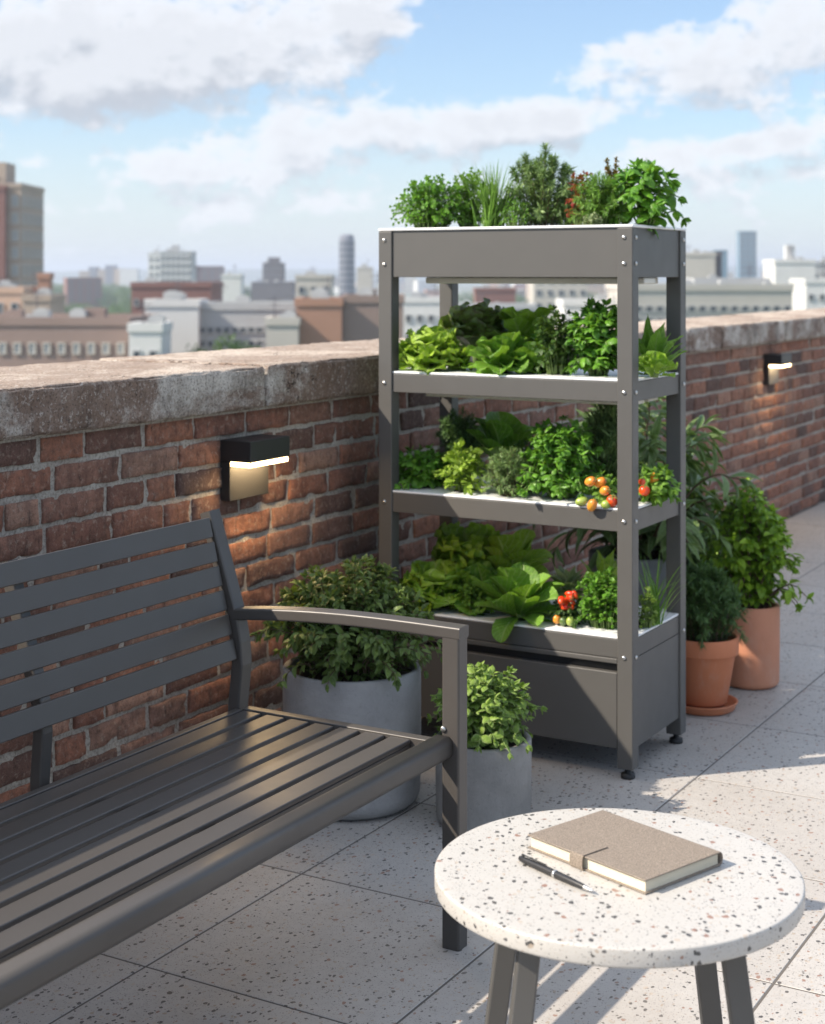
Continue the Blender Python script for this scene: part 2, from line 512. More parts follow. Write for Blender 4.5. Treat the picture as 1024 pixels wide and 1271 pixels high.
# ---------------------------------------------------------------- leaves
def leaf_t(nu, nv, w=.5, shape='ovate', droop=.5, fold=.35, ruf=0., rf=3., seed=0, stalk=0., twist=0., cup=0.):
    """one leaf of length 1 pointing along +y, blade normal +z"""
    rs = np.random.RandomState(seed)
    t = 1 - (1 - np.linspace(0, 1, nv + 1)) ** (1.5 if shape in ('lettuce', 'romaine', 'obov') else 1.0)
    if shape == 'ovate': wd = np.sin(PI * t ** .75) ** .8
    elif shape == 'obov': wd = np.sin(PI * np.clip(t, 0, 1) ** 1.55) ** .62 + .10 * (1 - t)
    elif shape == 'lance': wd = np.sin(PI * t ** .85) ** 1.1
    elif shape == 'round': wd = np.sqrt(np.clip(1 - (2 * t - 1) ** 2, 0, 1)) ** .85
    elif shape == 'lettuce': wd = (.22 + .95 * np.clip(t * 1.4, 0, 1) ** 1.1) * np.sqrt(np.clip(1 - np.clip((t - .55) / .45, 0, 1) ** 2.6, 0.0, 1))
    elif shape == 'romaine': wd = (.25 + .78 * np.clip(t * 1.6, 0, 1)) * np.sqrt(np.clip(1 - np.clip((t - .5) / .5, 0, 1) ** 2.2, 0.0, 1))
    else: wd = np.clip(1 - t ** 2, 0, 1) ** .7      # blade
    wd = wd * w * .5
    if stalk > 0:
        wd = wd * np.clip((t - stalk) / .06, .12, 1)
    wd = np.maximum(wd, .006 if nu > 1 else .004)
    th = -droop * t
    dt = np.diff(t)
    cy = np.concatenate([[0], np.cumsum(np.cos(th[:-1]) * dt)]); cz = np.concatenate([[0], np.cumsum(np.sin(th[:-1]) * dt)])
    ph = rs.rand() * 6.28; ph2 = rs.rand() * 6.28
    V = []; UV = []
    for j in range(nv + 1):
        ny, nz = -math.sin(th[j]), math.cos(th[j]); ty, tz = math.cos(th[j]), math.sin(th[j])
        for i in range(nu + 1):
            s = 2 * i / nu - 1; a = abs(s)
            x = s * wd[j] * math.cos(fold); h = a * wd[j] * math.sin(fold) + cup * a * a * wd[j]
            rr = ruf * a ** 2.2 * (math.sin(rf * 6.28 * t[j] + ph + (2 if s > 0 else 0)) + .55 * math.sin(rf * 2.3 * 6.28 * t[j] + ph2 - (1.3 if s > 0 else 0))) * min(1, t[j] * 3)
            rr += ruf * .35 * math.sin(s * 5 + ph2) * t[j] ** 3
            ex = ruf * .3 * a ** 2 * math.sin(rf * 3.1 * 6.28 * t[j] + ph2) * (1 if s > 0 else -1)
            ta = twist * t[j]
            X = x + ex; H = h + rr
            X, H = X * math.cos(ta) - H * math.sin(ta), X * math.sin(ta) + H * math.cos(ta)
            V.append((X, cy[j] + H * ny + ruf * .25 * t[j] ** 4 * math.sin(s * 7 + ph) * ty, cz[j] + H * nz)); UV.append((i / nu, t[j]))
    F = []
    for j in range(nv):
        for i in range(nu):
            a = j * (nu + 1) + i; F.append([a, a + 1, a + nu + 2, a + nu + 1])
    return np.array(V), np.array(F), np.array(UV)


def scatter(g, T, pos, d, up, sc, rng):
    pos = np.asarray(pos, float); d = norm(d); up = np.asarray(up, float); sc = np.asarray(sc, float)
    up = up - (up * d).sum(1, keepdims=True) * d
    bad = np.linalg.norm(up, axis=1) < 1e-4
    up[bad] = np.cross(d[bad], [1, .3, .1])
    z = norm(up); x = np.cross(d, z)
    R = np.stack([x, d, z], 1)                     # rows: images of the local axes
    which = rng.integers(0, len(T), len(pos))
    for k, (V, F, UV) in enumerate(T):
        idx = np.where(which == k)[0]
        if not len(idx): continue
        W = np.einsum('vi,nij->nvj', V, R[idx]) * sc[idx, None, None] + pos[idx, None, :]
        n = len(V)
        FF = (F[None] + (np.arange(len(idx)) * n)[:, None, None]).reshape(-1, F.shape[1])
        g.add(W.reshape(-1, 3), FF, np.tile(UV, (len(idx), 1)))


def tubes(g, paths, r0, r1, k=4):
    for P in paths:
        P = np.asarray(P); n = len(P)
        sweep(g, P, circ(1.0, k), up=(0.03, 1, .05), caps=False, scale=np.linspace(r0, r1, n))


def bez(a, b, c, n):
    t = np.linspace(0, 1, n)[:, None]
    return (1 - t) ** 2 * a + 2 * t * (1 - t) * b + t ** 2 * c


TS = {}


def temps(key, n=5, **kw):
    if key not in TS:
        rs = random.Random(hash(key) % 1000 if False else sum(map(ord, key)))
        out = []
        for i in range(n):
            k2 = dict(kw)
            k2['droop'] = kw.get('droop', .5) * rs.uniform(.4, 1.6); k2['fold'] = kw.get('fold', .35) * rs.uniform(.5, 1.4)
            k2['w'] = kw.get('w', .5) * rs.uniform(.88, 1.12); k2['seed'] = rs.randint(0, 9999)
            k2['twist'] = rs.uniform(-1, 1) * kw.get('twist', .25)
            out.append(leaf_t(**k2))
        TS[key] = out
    return TS[key]


def bush_geo(seed, R, H, nst, T, ll, step, base_r=.03, per=2, ang=55, start=.25, top=True, bend=.5, side=1., z0=0., flat=.45, jit=.35, lean=(0, 0), minz=None, spread=1.0, upw=.5, taper=.75, grav=.25, flat2=.82, skirt=.35):
    nst = int(nst * 1.9); R = R * 1.14; H = H * 1.06; ll = ll * 1.2; step = step * .9; start = start * .5
    rng = np.random.default_rng(seed); g = Geo(); st = []
    pos = []; dr = []; ups = []; sc = []
    nsk = int(nst * skirt)
    for i in range(nst + nsk):
        u = math.sqrt((i + .5) / nst) if i < nst else 1.0
        u = u * rng.uniform(.85, 1.08); az = i * 2.39996 + rng.uniform(-.3, .3)
        dd = np.array([math.cos(az), math.sin(az), 0])
        q_ = min(u, 1.0)
        hz = (H * rng.uniform(.06, .5)) if i >= nst else H * (math.sqrt(max(0, 1 - q_ ** 2.4)) * flat2 + (1 - flat2) * (1 - .3 * q_)) * rng.uniform(.8, 1.08)
        rr = R * u * spread * rng.uniform(.9, 1.12)
        tip = dd * rr + np.array([lean[0], lean[1], max(hz, H * .12)])
        b = dd * base_r * u + np.array([0, 0, z0]); c = b * .35 + tip * np.array([bend, bend, .66]) + np.array([0, 0, H * (.1 + .22 * q_)])
        L = np.linalg.norm(tip - b); nn = max(5, int(L / step))
        P = bez(b, c, tip, nn); P[1:-1] += rng.normal(0, .0025, (nn - 2, 3)) * min(1, L / .1)
        st.append(P[::max(1, nn // 7)] if nn > 14 else P)
        tan = norm(np.gradient(P, axis=0)); ph = rng.uniform(0, 6.28)
        for j in range(nn):
            f = j / (nn - 1)
            if f < start and not (rng.random() < .12): continue
            tt = tan[j]; e1 = norm(np.cross(tt, [.1, .2, 1.] if abs(tt[2]) < .95 else [1., 0, .1])); e2 = np.cross(tt, e1)
            for q in range(per):
                a = ph + j * (PI / 2 if per == 2 else 2.4) + q * 2 * PI / per + rng.uniform(-jit, jit)
                rad = e1 * math.cos(a) + e2 * math.sin(a)
                an = R_(ang + rng.uniform(-15, 15)) * (1 - .45 * f ** 3)
                dv = tt * math.cos(an) + rad * math.sin(an); dv = dv - np.array([0, 0, grav * rng.uniform(.3, 1.5)])
                pos.append(P[j]); dr.append(dv); ups.append(tt * (1 - upw) + np.array([0, 0, upw]) + rng.normal(0, .18, 3))
                sc.append(ll * (1 - (1 - taper) * f) * rng.uniform(.7, 1.15) * (.75 if f > .93 else 1))
        if top:
            tt = tan[-1]
            for q in range(3):
                dv = tt + rng.normal(0, .45, 3); pos.append(P[-1]); dr.append(dv); ups.append(rng.normal(0, .6, 3) + np.array([0, 0, .6])); sc.append(ll * .55 * rng.uniform(.7, 1.1))
    scatter(g, T, pos, dr, ups, sc, rng)
    return g, st


def rosette_geo(seed, n, T, l0, l1, e0=8, e1=78, br=.02, jit=.18, half=None, z=0.):
    rng = np.random.default_rng(seed); g = Geo(); pos = []; dr = []; ups = []; sc = []
    for i in range(n):
        f = (i / (n - 1)); az = i * 2.39996 + rng.uniform(-.25, .25)
        el = R_(e0 + (e1 - e0) * f ** .85 + rng.uniform(-9, 9)); h = np.array([math.cos(az), math.sin(az), 0])
        d = h * math.cos(el) + np.array([0, 0, math.sin(el)])
        pos.append(h * br * (1 - f) + np.array([0, 0, z + .004 + .012 * f])); dr.append(d + rng.normal(0, jit * .4, 3))
        ups.append(-h * math.sin(el) + np.array([0, 0, math.cos(el)]) + rng.normal(0, jit, 3)); sc.append((l0 + (l1 - l0) * f) * rng.uniform(.85, 1.12))
    scatter(g, T, pos, dr, ups, sc, rng)
    return g


def blades_geo(seed, n, L, R, w, droop=.5, br=.015, el=(60, 88), rnd=True):
    rng = np.random.default_rng(seed); g = Geo()
    for i in range(n):
        az = rng.uniform(0, 6.28); e = R_(rng.uniform(*el)); ln = L * rng.uniform(.55, 1.05); b = np.array([rng.normal(0, br), rng.normal(0, br), 0])
        h = np.array([math.cos(az), math.sin(az), 0]); k = rng.uniform(.1, 1) * droop
        P = [b]; m = 7
        for j in range(m):
            ee = e - k * (j / m) ** 1.5; P.append(P[-1] + (h * math.cos(ee) + np.array([0, 0, math.sin(ee)])) * ln / m)
        s = norm(np.cross(h, [0, 0, 1])); V = []; UV = []
        for j, p in enumerate(P):
            ww = w * (1 - (j / m) ** 2) * .5 + w * .04
            if rnd:
                up = np.cross(s, norm(P[min(j + 1, m)] - P[max(j - 1, 0)]))
                for q in range(3):
                    a = 2.0944 * q; V.append(p + s * ww * math.cos(a) + up * ww * math.sin(a)); UV.append((.2 + .3 * q, j / m))
            else:
                for q in (-1, 0, 1):
                    V.append(p + s * ww * q + np.array([0, 0, 1]) * abs(q) * ww * .4 + h * 0); UV.append((.5 + .5 * q, j / m))
        F = []
        for j in range(m):
            for q in range(3 if rnd else 2):
                a = j * 3 + q; b2 = j * 3 + (q + 1) % 3; F.append([a, b2, b2 + 3, a + 3])
        g.add(V, F, UV)
    return g


def fruit(name, parent, loc, r, mat, el=1.0, rot=(0, 0, 0), calyx=True, label=None):
    g = Geo(); prof = []
    for i in range(13):
        a = -PI / 2 + PI * i / 12; z = math.sin(a) * r * el
        if i > 9: z -= r * .12 * ((i - 9) / 3) ** 2
        prof.append((math.cos(a) * r, z))
    lathe(g, prof, 20)
    o = obj(name, g, mat, parent, True, loc=loc, rot=rot)
    if label: o['label'] = label
    if calyx:
        g2 = Geo(); rng = np.random.default_rng(int(r * 1e5)); T = temps('calyx', 3, nu=2, nv=3, w=.28, shape='lance', droop=.9, fold=.2)
        k = 5; az = np.arange(k) * 6.28 / k
        scatter(g2, T, np.tile([0, 0, r * el * .9], (k, 1)), np.stack([np.cos(az), np.sin(az), np.full(k, .1)], 1), np.tile([0, 0, 1.], (k, 1)), np.full(k, r * .9), rng)
        sweep(g2, [(0, 0, r * el * .85), (0, 0, r * el + r * .3), (r * .2, 0, r * el + r * .6)], circ(r * .08, 5), up=(0, 1, 0))
        obj('calyx', g2, M['stem'], o, True)
    return o


def stems(parent, st, r0=.0022, r1=.0008, mat='stem'):
    g = Geo(); tubes(g, st, r0, r1)
    return obj('stem', g, M[mat], parent, True)


# leaf templates
T_small = temps('small', 5, nu=2, nv=3, w=.62, shape='ovate', droop=.5, fold=.3)
T_oreg = temps('oreg', 5, nu=2, nv=3, w=.72, shape='ovate', droop=.4, fold=.2)
T_basil = temps('basil', 6, nu=4, nv=6, w=.62, shape='ovate', droop=.75, fold=.12, cup=-.5, ruf=.02, rf=2)
T_shrub = temps('shrub', 5, nu=2, nv=4, w=.48, shape='ovate', droop=.5, fold=.35)
T_lemon = temps('lemon', 6, nu=2, nv=5, w=.52, shape='ovate', droop=.8, fold=.38)
T_need = temps('need', 4, nu=1, nv=2, w=.15, shape='lance', droop=.35, fold=0)
T_long = temps('long', 6, nu=4, nv=8, w=.27, shape='lance', droop=.75, fold=.45, ruf=.006)
T_lett = temps('lett', 7, nu=10, nv=18, w=.92, shape='lettuce', droop=.7, fold=.14, ruf=.07, rf=2.2, cup=.3)
T_frill = temps('frill', 7, nu=12, nv=24, w=1.05, shape='lettuce', droop=.7, fold=.1, ruf=.10, rf=3.0, cup=.25)
T_rom = temps('rom', 7, nu=8, nv=10, w=.74, shape='romaine', droop=.75, fold=.2, ruf=.035, rf=3.0, cup=.2)
T_spoon = temps('spoon', 6, nu=6, nv=9, w=.62, shape='obov', droop=.8, fold=.22, ruf=.02, rf=2, cup=.15, stalk=.0)
T_sorrel = temps('sorrel', 5, nu=4, nv=9, w=.34, shape='ovate', droop=.7, fold=.3, ruf=.02, stalk=.22)
T_sage = temps('sage', 5, nu=4, nv=5, w=.55, shape='ovate', droop=.5, fold=.25, cup=-.2, ruf=.02)


# ================================================================= SETTING
def floor():
    g = Geo(); tones = []
    xs = [.0] + [.568 + .581 * i for i in range(-0, 15)]
    y0 = 2.54 - .581 * 9
    rs = random.Random(3)
    gap = .0026
    for i in range(len(xs) - 1):
        for j in range(44):
            a, b = xs[i] + gap, xs[i + 1] - gap
            c, d = y0 + .581 * j + gap, y0 + .581 * (j + 1) - gap
            e = .0012; zt = rs.uniform(-.0003, .0003)
            V = []
            for k, z in ((0, -.03), (0, zt - e), (e, zt)):
                V += [(a + k, c + k, z), (b - k, c + k, z), (b - k, d - k, z), (a + k, d - k, z)]
            fs = [[8, 9, 10, 11]]
            for l in (0, 4):
                for q in range(4):
                    fs.append([l + q, l + (q + 1) % 4, l + 4 + (q + 1) % 4, l + 4 + q])
            g.add(V, fs); tones += [rs.random()] * 12
    o = obj('floor', g, M['floor'], attr=tones); o['kind'] = 'structure'
    g = bx(-.62, 8.9, -2.8, 22.5, -.25, -.001)
    obj('floor_bed', g, M['grout'])['kind'] = 'structure'


floor()

WY0, WY1, WZ = .4, 20.0, 1.06


def brick_wall():
    w = thing('brick_wall', 'long weathered red brick parapet wall with grey mortar joints around the terrace', 'wall', (0, 0, 0))
    rs = random.Random(11); g = Geo(); tone = []
    ch = WZ / 14; rng = np.random.default_rng(5)
    for c in range(14):
        z0 = c * ch + .0055; z1 = (c + 1) * ch - .006
        y = WY0 + (.11 if c % 2 else 0) + rs.uniform(-.03, .03)
        while y < WY1:
            L = rs.choice([.212, .22, .235, .218, .228, .108, .2, .15, .225]) if y < 14 else .23
            a, b = y, min(y + L, WY1)
            near = y < 11
            nu, nv = ((9, 5) if near else (2, 1))
            e = .0035
            us = np.concatenate([[a, a + .0015], np.linspace(a + e, b - e, nu), [b - .0015, b]])
            dz = rs.uniform(-.002, .002)
            zs = np.concatenate([[z0 + dz, z0 + dz + .0015], np.linspace(z0 + dz + e, z1 + dz - e, nv), [z1 + dz - .0015, z1 + dz]])
            U, Z = np.meshgrid(us, zs, indexing='ij'); m, k = U.shape
            P = np.stack([np.zeros(m * k), U.ravel(), Z.ravel()], 1)
            din = np.minimum(np.minimum(P[:, 1] - a, b - P[:, 1]), np.minimum(P[:, 2] - z0 - dz, z1 + dz - P[:, 2]))
            prof = np.interp(din, [0, .0015, .0035, .009], [-.02, -.003, -.0006, 0])
            n1 = fbm(P, 34, 3, 2); n2 = fbm(P, 90, 2, 7)
            off = rs.uniform(-.004, .003)
            tiltz = rs.uniform(-.03, .03)
            chip = np.clip(fbm(P, 30, 2, 17) - .3, 0, 1) * .011 * (din < .014)
            P[:, 0] = prof + off + n1 * .0026 + n2 * .0016 - chip + (P[:, 2] - z0) * tiltz
            mv = din < .0036
            P[mv, 1] += fbm(P[mv], 40, 2, 21) * .003; P[mv, 2] += fbm(P[mv], 36, 2, 31) * .003
            i, j = np.meshgrid(np.arange(m - 1), np.arange(k - 1), indexing='ij'); q = (i * k + j).ravel()
            g.add(P, np.stack([q, q + k, q + k + 1, q + 1], 1)); tone += [rs.random()] * (m * k)
            y = b + rs.uniform(.010, .016)
    obj('brick_face', g, M['brick'], w, True, attr=tone)
    # mortar bed: a displaced sheet behind the brick faces, closed at the back
    g = Geo(); ys = np.concatenate([np.arange(WY0, 8, .014), np.arange(8, WY1 + .05, .05)]); zs = np.arange(0, WZ + .012, .0118)
    U, Z = np.meshgrid(ys, zs, indexing='ij'); m, k = U.shape
    P = np.stack([np.full(m * k, -.0085), U.ravel(), Z.ravel()], 1); P[:, 0] += fbm(P, 45, 3, 3) * .0034
    i, j = np.meshgrid(np.arange(m - 1), np.arange(k - 1), indexing='ij'); q = (i * k + j).ravel()
    g.add(P, np.stack([q, q + k, q + k + 1, q + 1], 1))
    box(g, -.585, -.03, WY0, WY1, -.01, WZ)
    obj('mortar', g, M['mortar'], w, True)
    # coping stones
    js = [WY0 - .3, 1.72, 3.74, 5.55, 6.55, 7.32, 7.83, 8.3, 8.95, 9.75, 10.7, 12, 14, 16, 18, WY1]
    for a, b in zip(js[:-1], js[1:]):
        g = Geo(); near = a < 9
        s = .018 if near else .08
        lo, hi = (-.635, a + .006, 1.058), (.03 + rs.uniform(-.004, .006), b - .006, 1.18 + rs.uniform(-.003, .003))
        rough_box(g, lo, hi, (s * 1.4, s, s * .55), .009, .0028, 30, seed=int(a * 10), chip=.012)
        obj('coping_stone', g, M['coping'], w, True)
    g = bx(-.60, .004, WY0, WY1, 1.05, 1.15)
    obj('coping_bed', g, M['mortar'], w)


brick_wall()


# host building under the terrace
hb = thing('host_building', 'top of the brick building that carries the roof terrace', 'building', (4, 10, GZ))
obj('wall', bx(-4.62, 4.9, -12.8, 12.5, 0, -GZ - .26), M['mortar'], hb)


# ---------------------------------------------------------------- wall lamps
def wall_lamp(y, z, label):
    t = thing('wall_lamp', label, 'wall lamp', (0, y, z), 0, 'wall lamps on the brick parapet')
    w = .19
    obj('back_plate', bx(-.004, .03, 0, w, -.083, .0295), M['dark'], t, bevel=.002)
    obj('lamp_housing', bx(-.004, .104, -.002, w + .002, .03, .09), M['dark'], t, bevel=.002)
    obj('diffuser', bx(.031, .1, .002, w - .002, .0165, .0298), M['glow'], t)
    d = bpy.data.lights.new('lamp_light', 'AREA'); d.shape = 'RECTANGLE'; d.size = .06; d.size_y = w * .9; d.energy = 1.2; d.color = (1, .68, .34)
    o = bpy.data.objects.new('lamp_light', d); COL.objects.link(o); o.parent = t; o.location = (.068, w / 2, .0145)
    return t


wall_lamp(3.555, .888, 'lit black down light on bricks directly above the bench back')
wall_lamp(8.62, .905, 'lit black down light on bricks far along the wall, right of the plant rack')


# ---------------------------------------------------------------- bench
def bench():
    t = thing('bench', 'long charcoal metal slatted bench with curved armrest and round front rail', 'bench', (1.06, 2.95, 0))
    ox, oy = 1.06, 2.95
    yl = -1.92                       # left end, local y
    m = M['bench']

    def L(x, y, z): return (x - ox, y, z)
    for k, y in enumerate((0.0, yl)):
        g = Geo(); sweep(g, [L(1.082, y, .0), L(1.082, y, .675)], rrect(.042, .042, .005), up=(0, 1, 0))
        lg = obj('leg', g, m, t, bevel=0)
        s = 1 if k == 0 else -1
        gb = Geo(); lathe(gb, [(0, 0), (.0065, 0), (.0065, .003), (.004, .005), (0, .005)], 10)
        obj('bolt', gb, M['bolt'], lg, True, loc=L(1.066, y - .0215 * s, .472), rot=(R_(90 * s), 0, 0))
        gp = bx(1.075 - ox - .022, 1.075 - ox + .022, y - .022, y + .022, -.0, .004)
        # armrest: one curved bar running into the leg
        g = Geo(); P = []
        for i in range(15):
            f = i / 14; x = .505 + (1.1045 - .505) * f; z = .655 + .024 * f + .011 * math.sin(PI * f ** .85)
            P.append(L(x, y, z))
        sweep(g, P, rrect(.044, .027, .005), up=(0, 0, 1))
        obj('armrest', g, m, t)
        # rear post, kinked, running into the rear leg
        g = Geo(); sweep(g, ([L(.46, y, .0), L(.488, y, .30)] if k else [L(.503, y, .40)]) + [L(.505, y, .44), L(.516, y, .54), L(.512, y, .59), L(.50, y, .65), L(.422, y, .888)], rrect(.032, .042, .005), up=(0, 1, 0))
        obj('rear_post', g, m, t)
    for y in (-.64, -1.28):
        g = Geo(); sweep(g, [L(.49, y, .40), L(.49, y, .44), L(.498, y, .54), L(.492, y, .60), L(.404, y, .87)], rrect(.03, .03, .005), up=(0, 1, 0))
        obj('rear_post', g, m, t)
        g = Geo(); sweep(g, [L(.507, y, .4180), L(.97, y, .4180)], rrect(.02, .02, .003)); obj('cross_bar', g, m, t)
    # back slats
    a = np.array([.511, .548]); b = np.array([.428, .88]); d = (b - a) / 6; u = norm(d)
    for i in range(6):
        c = a + d * (i + .5); nrm = np.array([u[1], -u[0]])
        g = Geo(); h = .0237; th = .0065
        c2 = c + nrm * .006
        pts = [c2 - u * h - nrm * th, c2 + u * h - nrm * th, c2 + u * h + nrm * th, c2 - u * h + nrm * th]
        V = [(p[0] - ox, y, p[1]) for y in (yl + .024, -.0245) for p in pts]
        g.addm(V, [[0, 1, 2, 3], [7, 6, 5, 4], [0, 4, 5, 1], [1, 5, 6, 2], [2, 6, 7, 3], [3, 7, 4, 0]])
        obj('back_slat', g, m, t, bevel=.0025)
        for y in (-.012, -.64, -1.28, yl + .012):
            pass
    # mounting strips behind slats at the ends
    # seat
    n = 7; x0 = .542; pit = .0662
    for i in range(n):
        g = bx(x0 + i * pit - ox, x0 + i * pit + .0505 - ox, yl + .03, -.0295, .429, .4405)
        obj('seat_slat', g, m, t, bevel=.003)
    g = bx(.972 - ox, .989 - ox, yl + .031, -.031, .402, .4285); obj('front_beam', g, m, t, bevel=.002)
    g = bx(.516 - ox, .536 - ox, yl + .024, -.024, .405, .441); obj('rear_rail', g, m, t, bevel=.003)
    for y in (-.0145, yl + .0145):
        g = bx(.537 - ox, 1.03 - ox, y - .014, y + .014, .400, .444); obj('side_rail', g, m, t, bevel=.003)
    g = Geo(); sweep(g, [L(1.064, yl + .0235, .434), L(1.064, -.0215, .434)], rrect(.050, .047, .014, 6))
    obj('front_rail', g, m, t, True)
    return t


bench()


# ---------------------------------------------------------------- side table
def side_table():
    cx, cy = cam2w(.326, 2.478)
    t = thing('side_table', 'round white terrazzo side table on splayed dark metal legs', 'table', (cx, cy, 0), R_(30))
    g = Geo(); r = .291; e = .0035; P = [(0, .471)]
    P += [(r - .008, .471)] + [(r - .005 + .005 * math.sin(a), .476 - .005 * math.cos(a)) for a in (.5, 1.0, 1.5)]
    P += [(r - e + e * math.cos(a), .5 - e + e * math.sin(a)) for a in np.linspace(0, PI / 2, 6)] + [(r - .02, .5), (r * .5, .5), (0, .5)]
    lathe(g, P, 128); obj('table_top', g, M['terrazzo'], t, True)
    for sx in (-1, 1):
        for sy in (-1, 1):
            g = Geo(); a = np.array([sx * .150, sy * .150, .458]); b = np.array([sx * .205, sy * .19, .0])
            sweep(g, [a, b], rrect(.034, .034, .003, 2), up=(0, 1, 0))
            obj('leg', g, M['metal'], t)
    g = Geo(); box(g, -.17, .17, -.17, -.14, .4565, .4685); box(g, -.17, .17, .14, .17, .4565, .4685); box(g, -.17, -.14, -.1395, .1395, .4565, .4685); box(g, .14, .17, -.1395, .1395, .4565, .4685)
    obj('frame', g, M['metal'], t)


side_table()


def notebook():
    c = [cam2w(.1895, 2.575), cam2w(.3305, 2.703), cam2w(.499, 2.483), cam2w(.358, 2.377)]
    cx = sum(p[0] for p in c) / 4; cy = sum(p[1] for p in c) / 4
    ang = math.atan2(c[3][1] - c[0][1], c[3][0] - c[0][0])       # long axis, along the fore edge
    t = thing('notebook', 'closed beige leather notebook with strap lying on the terrazzo table', 'notebook', (cx, cy, .5), ang)
    Lx, Ly = .128, .093        # half sizes; fore edge at -y, spine at +y
    g = Geo(); prof = []
    # cover: C section round the spine
    z0, z1, th = .0008, .0232, .0024
    sec = [(-Ly, z0), (Ly - .006, z0)] + [(Ly - .006 + .0075 * math.sin(a), (z0 + z1) / 2 - (z1 - z0) / 2 * math.cos(a)) for a in np.linspace(.3, PI - .3, 7)] + [(Ly - .006, z1), (-Ly, z1),
           (-Ly, z1 - th), (Ly - .006, z1 - th)] + [(Ly - .006 + .0045 * math.sin(a), (z0 + z1) / 2 + (z1 - z0 - 2 * th) / 2 * math.cos(a)) for a in np.linspace(.3, PI - .3, 7)] + [(Ly - .006, z0 + th), (-Ly, z0 + th)]
    m = len(sec); V = [(x, p[0], p[1]) for x in (-Lx, Lx) for p in sec]
    F = [[j, j + m, (j + 1) % m + m, (j + 1) % m] for j in range(m)]
    half = m // 2
    for j in range(half - 1):       # end caps as quads between outer and inner runs
        a, b = j, j + 1; c_, d_ = m - 1 - j, m - 2 - j
        F.append([a, b, d_, c_]); F.append([c_ + m, d_ + m, b + m, a + m])
    g.addm(V, F); obj('cover', g, M['leather'], t, bevel=.0007)
    g = Geo(); n = 13
    for i in range(n):
        z = z0 + th + .0001 + (z1 - z0 - 2 * th - .0003) * i / n; hh = (z1 - z0 - 2 * th - .0003) / n * .9; o_ = .0003 * (i % 3)
        box(g, -Lx + .004 + o_, Lx - .004 - o_, -Ly + .004 + o_, Ly - .007, z, z + hh)
    obj('page_block', g, M['paper'], t)
    # strap: from below, up the fore edge and over the top
    x0, x1 = -.028, .0; s = .0016
    path = [(-Ly + .02, -.0001 + s), (-Ly - .002, z0 + .0002), (-Ly - .0042, z0 + .004), (-Ly - .0042, z1 - .004), (-Ly - .002, z1 + .0012), (-Ly + .006, z1 + .0013), (-Ly + .055, z1 + .0013)]
    g = Geo(); top = []; bot = []
    for i, (y, z) in enumerate(path):
        p0 = path[max(i - 1, 0)]; p1 = path[min(i + 1, len(path) - 1)]
        ty, tz = norm((p1[0] - p0[0], p1[1] - p0[1])); ny, nz = -tz, ty
        top.append((y + ny * s * .55, z + nz * s * .55)); bot.append((y - ny * s * .55, z - nz * s * .55))
    sec = top + bot[::-1]; m = len(sec)
    V = [(x, p[0], p[1]) for x in (x0, x1) for p in sec]
    F = [[j, j + m, (j + 1) % m + m, (j + 1) % m] for j in range(m)]
    for j in range(len(top) - 1):
        F.append([j, j + 1, m - 2 - j, m - 1 - j]); F.append([m - 1 - j + m, m - 2 - j + m, j + 1 + m, j + m])
    g.addm(V[2:2] + V, F); obj('strap', g, M['leather'], t, bevel=.0004)


notebook()


def pen():
    a = cam2w(.173, 2.512); b = cam2w(.277, 2.376)
    L = math.hypot(b[0] - a[0], b[1] - a[1]); ang = math.atan2(b[1] - a[1], b[0] - a[0])
    t = thing('pen', 'black ballpoint pen with silver ring and tip beside the notebook', 'pen', (a[0], a[1], .5065), ang)

    def part(name, prof, mat):
        g = Geo(); lathe(g, prof, 20); return obj(name, g, mat, t, True, rot=(0, R_(90), 0))
    part('barrel', [(0, 0), (.0035, .0005), (.0046, .004), (.0054, .02), (.006, .06), (.0061, L * .47), (.0061, L * .475)], M['dark'])
    part('ring', [(.0055, L * .475), (.0065, L * .478), (.0065, L * .505), (.0055, L * .508)], M['bolt'])
    part('grip', [(.0058, L * .508), (.006, L * .52), (.0055, L * .7), (.0042, L * .87), (.0038, L * .88)], M['dark'])
    part('tip', [(.0039, L * .88), (.0034, L * .92), (.0016, L * .975), (.0008, L), (0, L)], M['bolt'])
    g = Geo(); box(g, .008, L * .36, -.0014, .0014, .0072, .0082); box(g, .006, .011, -.0014, .0014, .004, .0085)
    obj('clip', g, M['dark'], t, bevel=.0003)


pen()

# ---------------------------------------------------------------- plant rack
PX0, PX1, PY0, PY1 = .155, 1.004, 4.16, 4.60
PW = .048


SHELVES = []


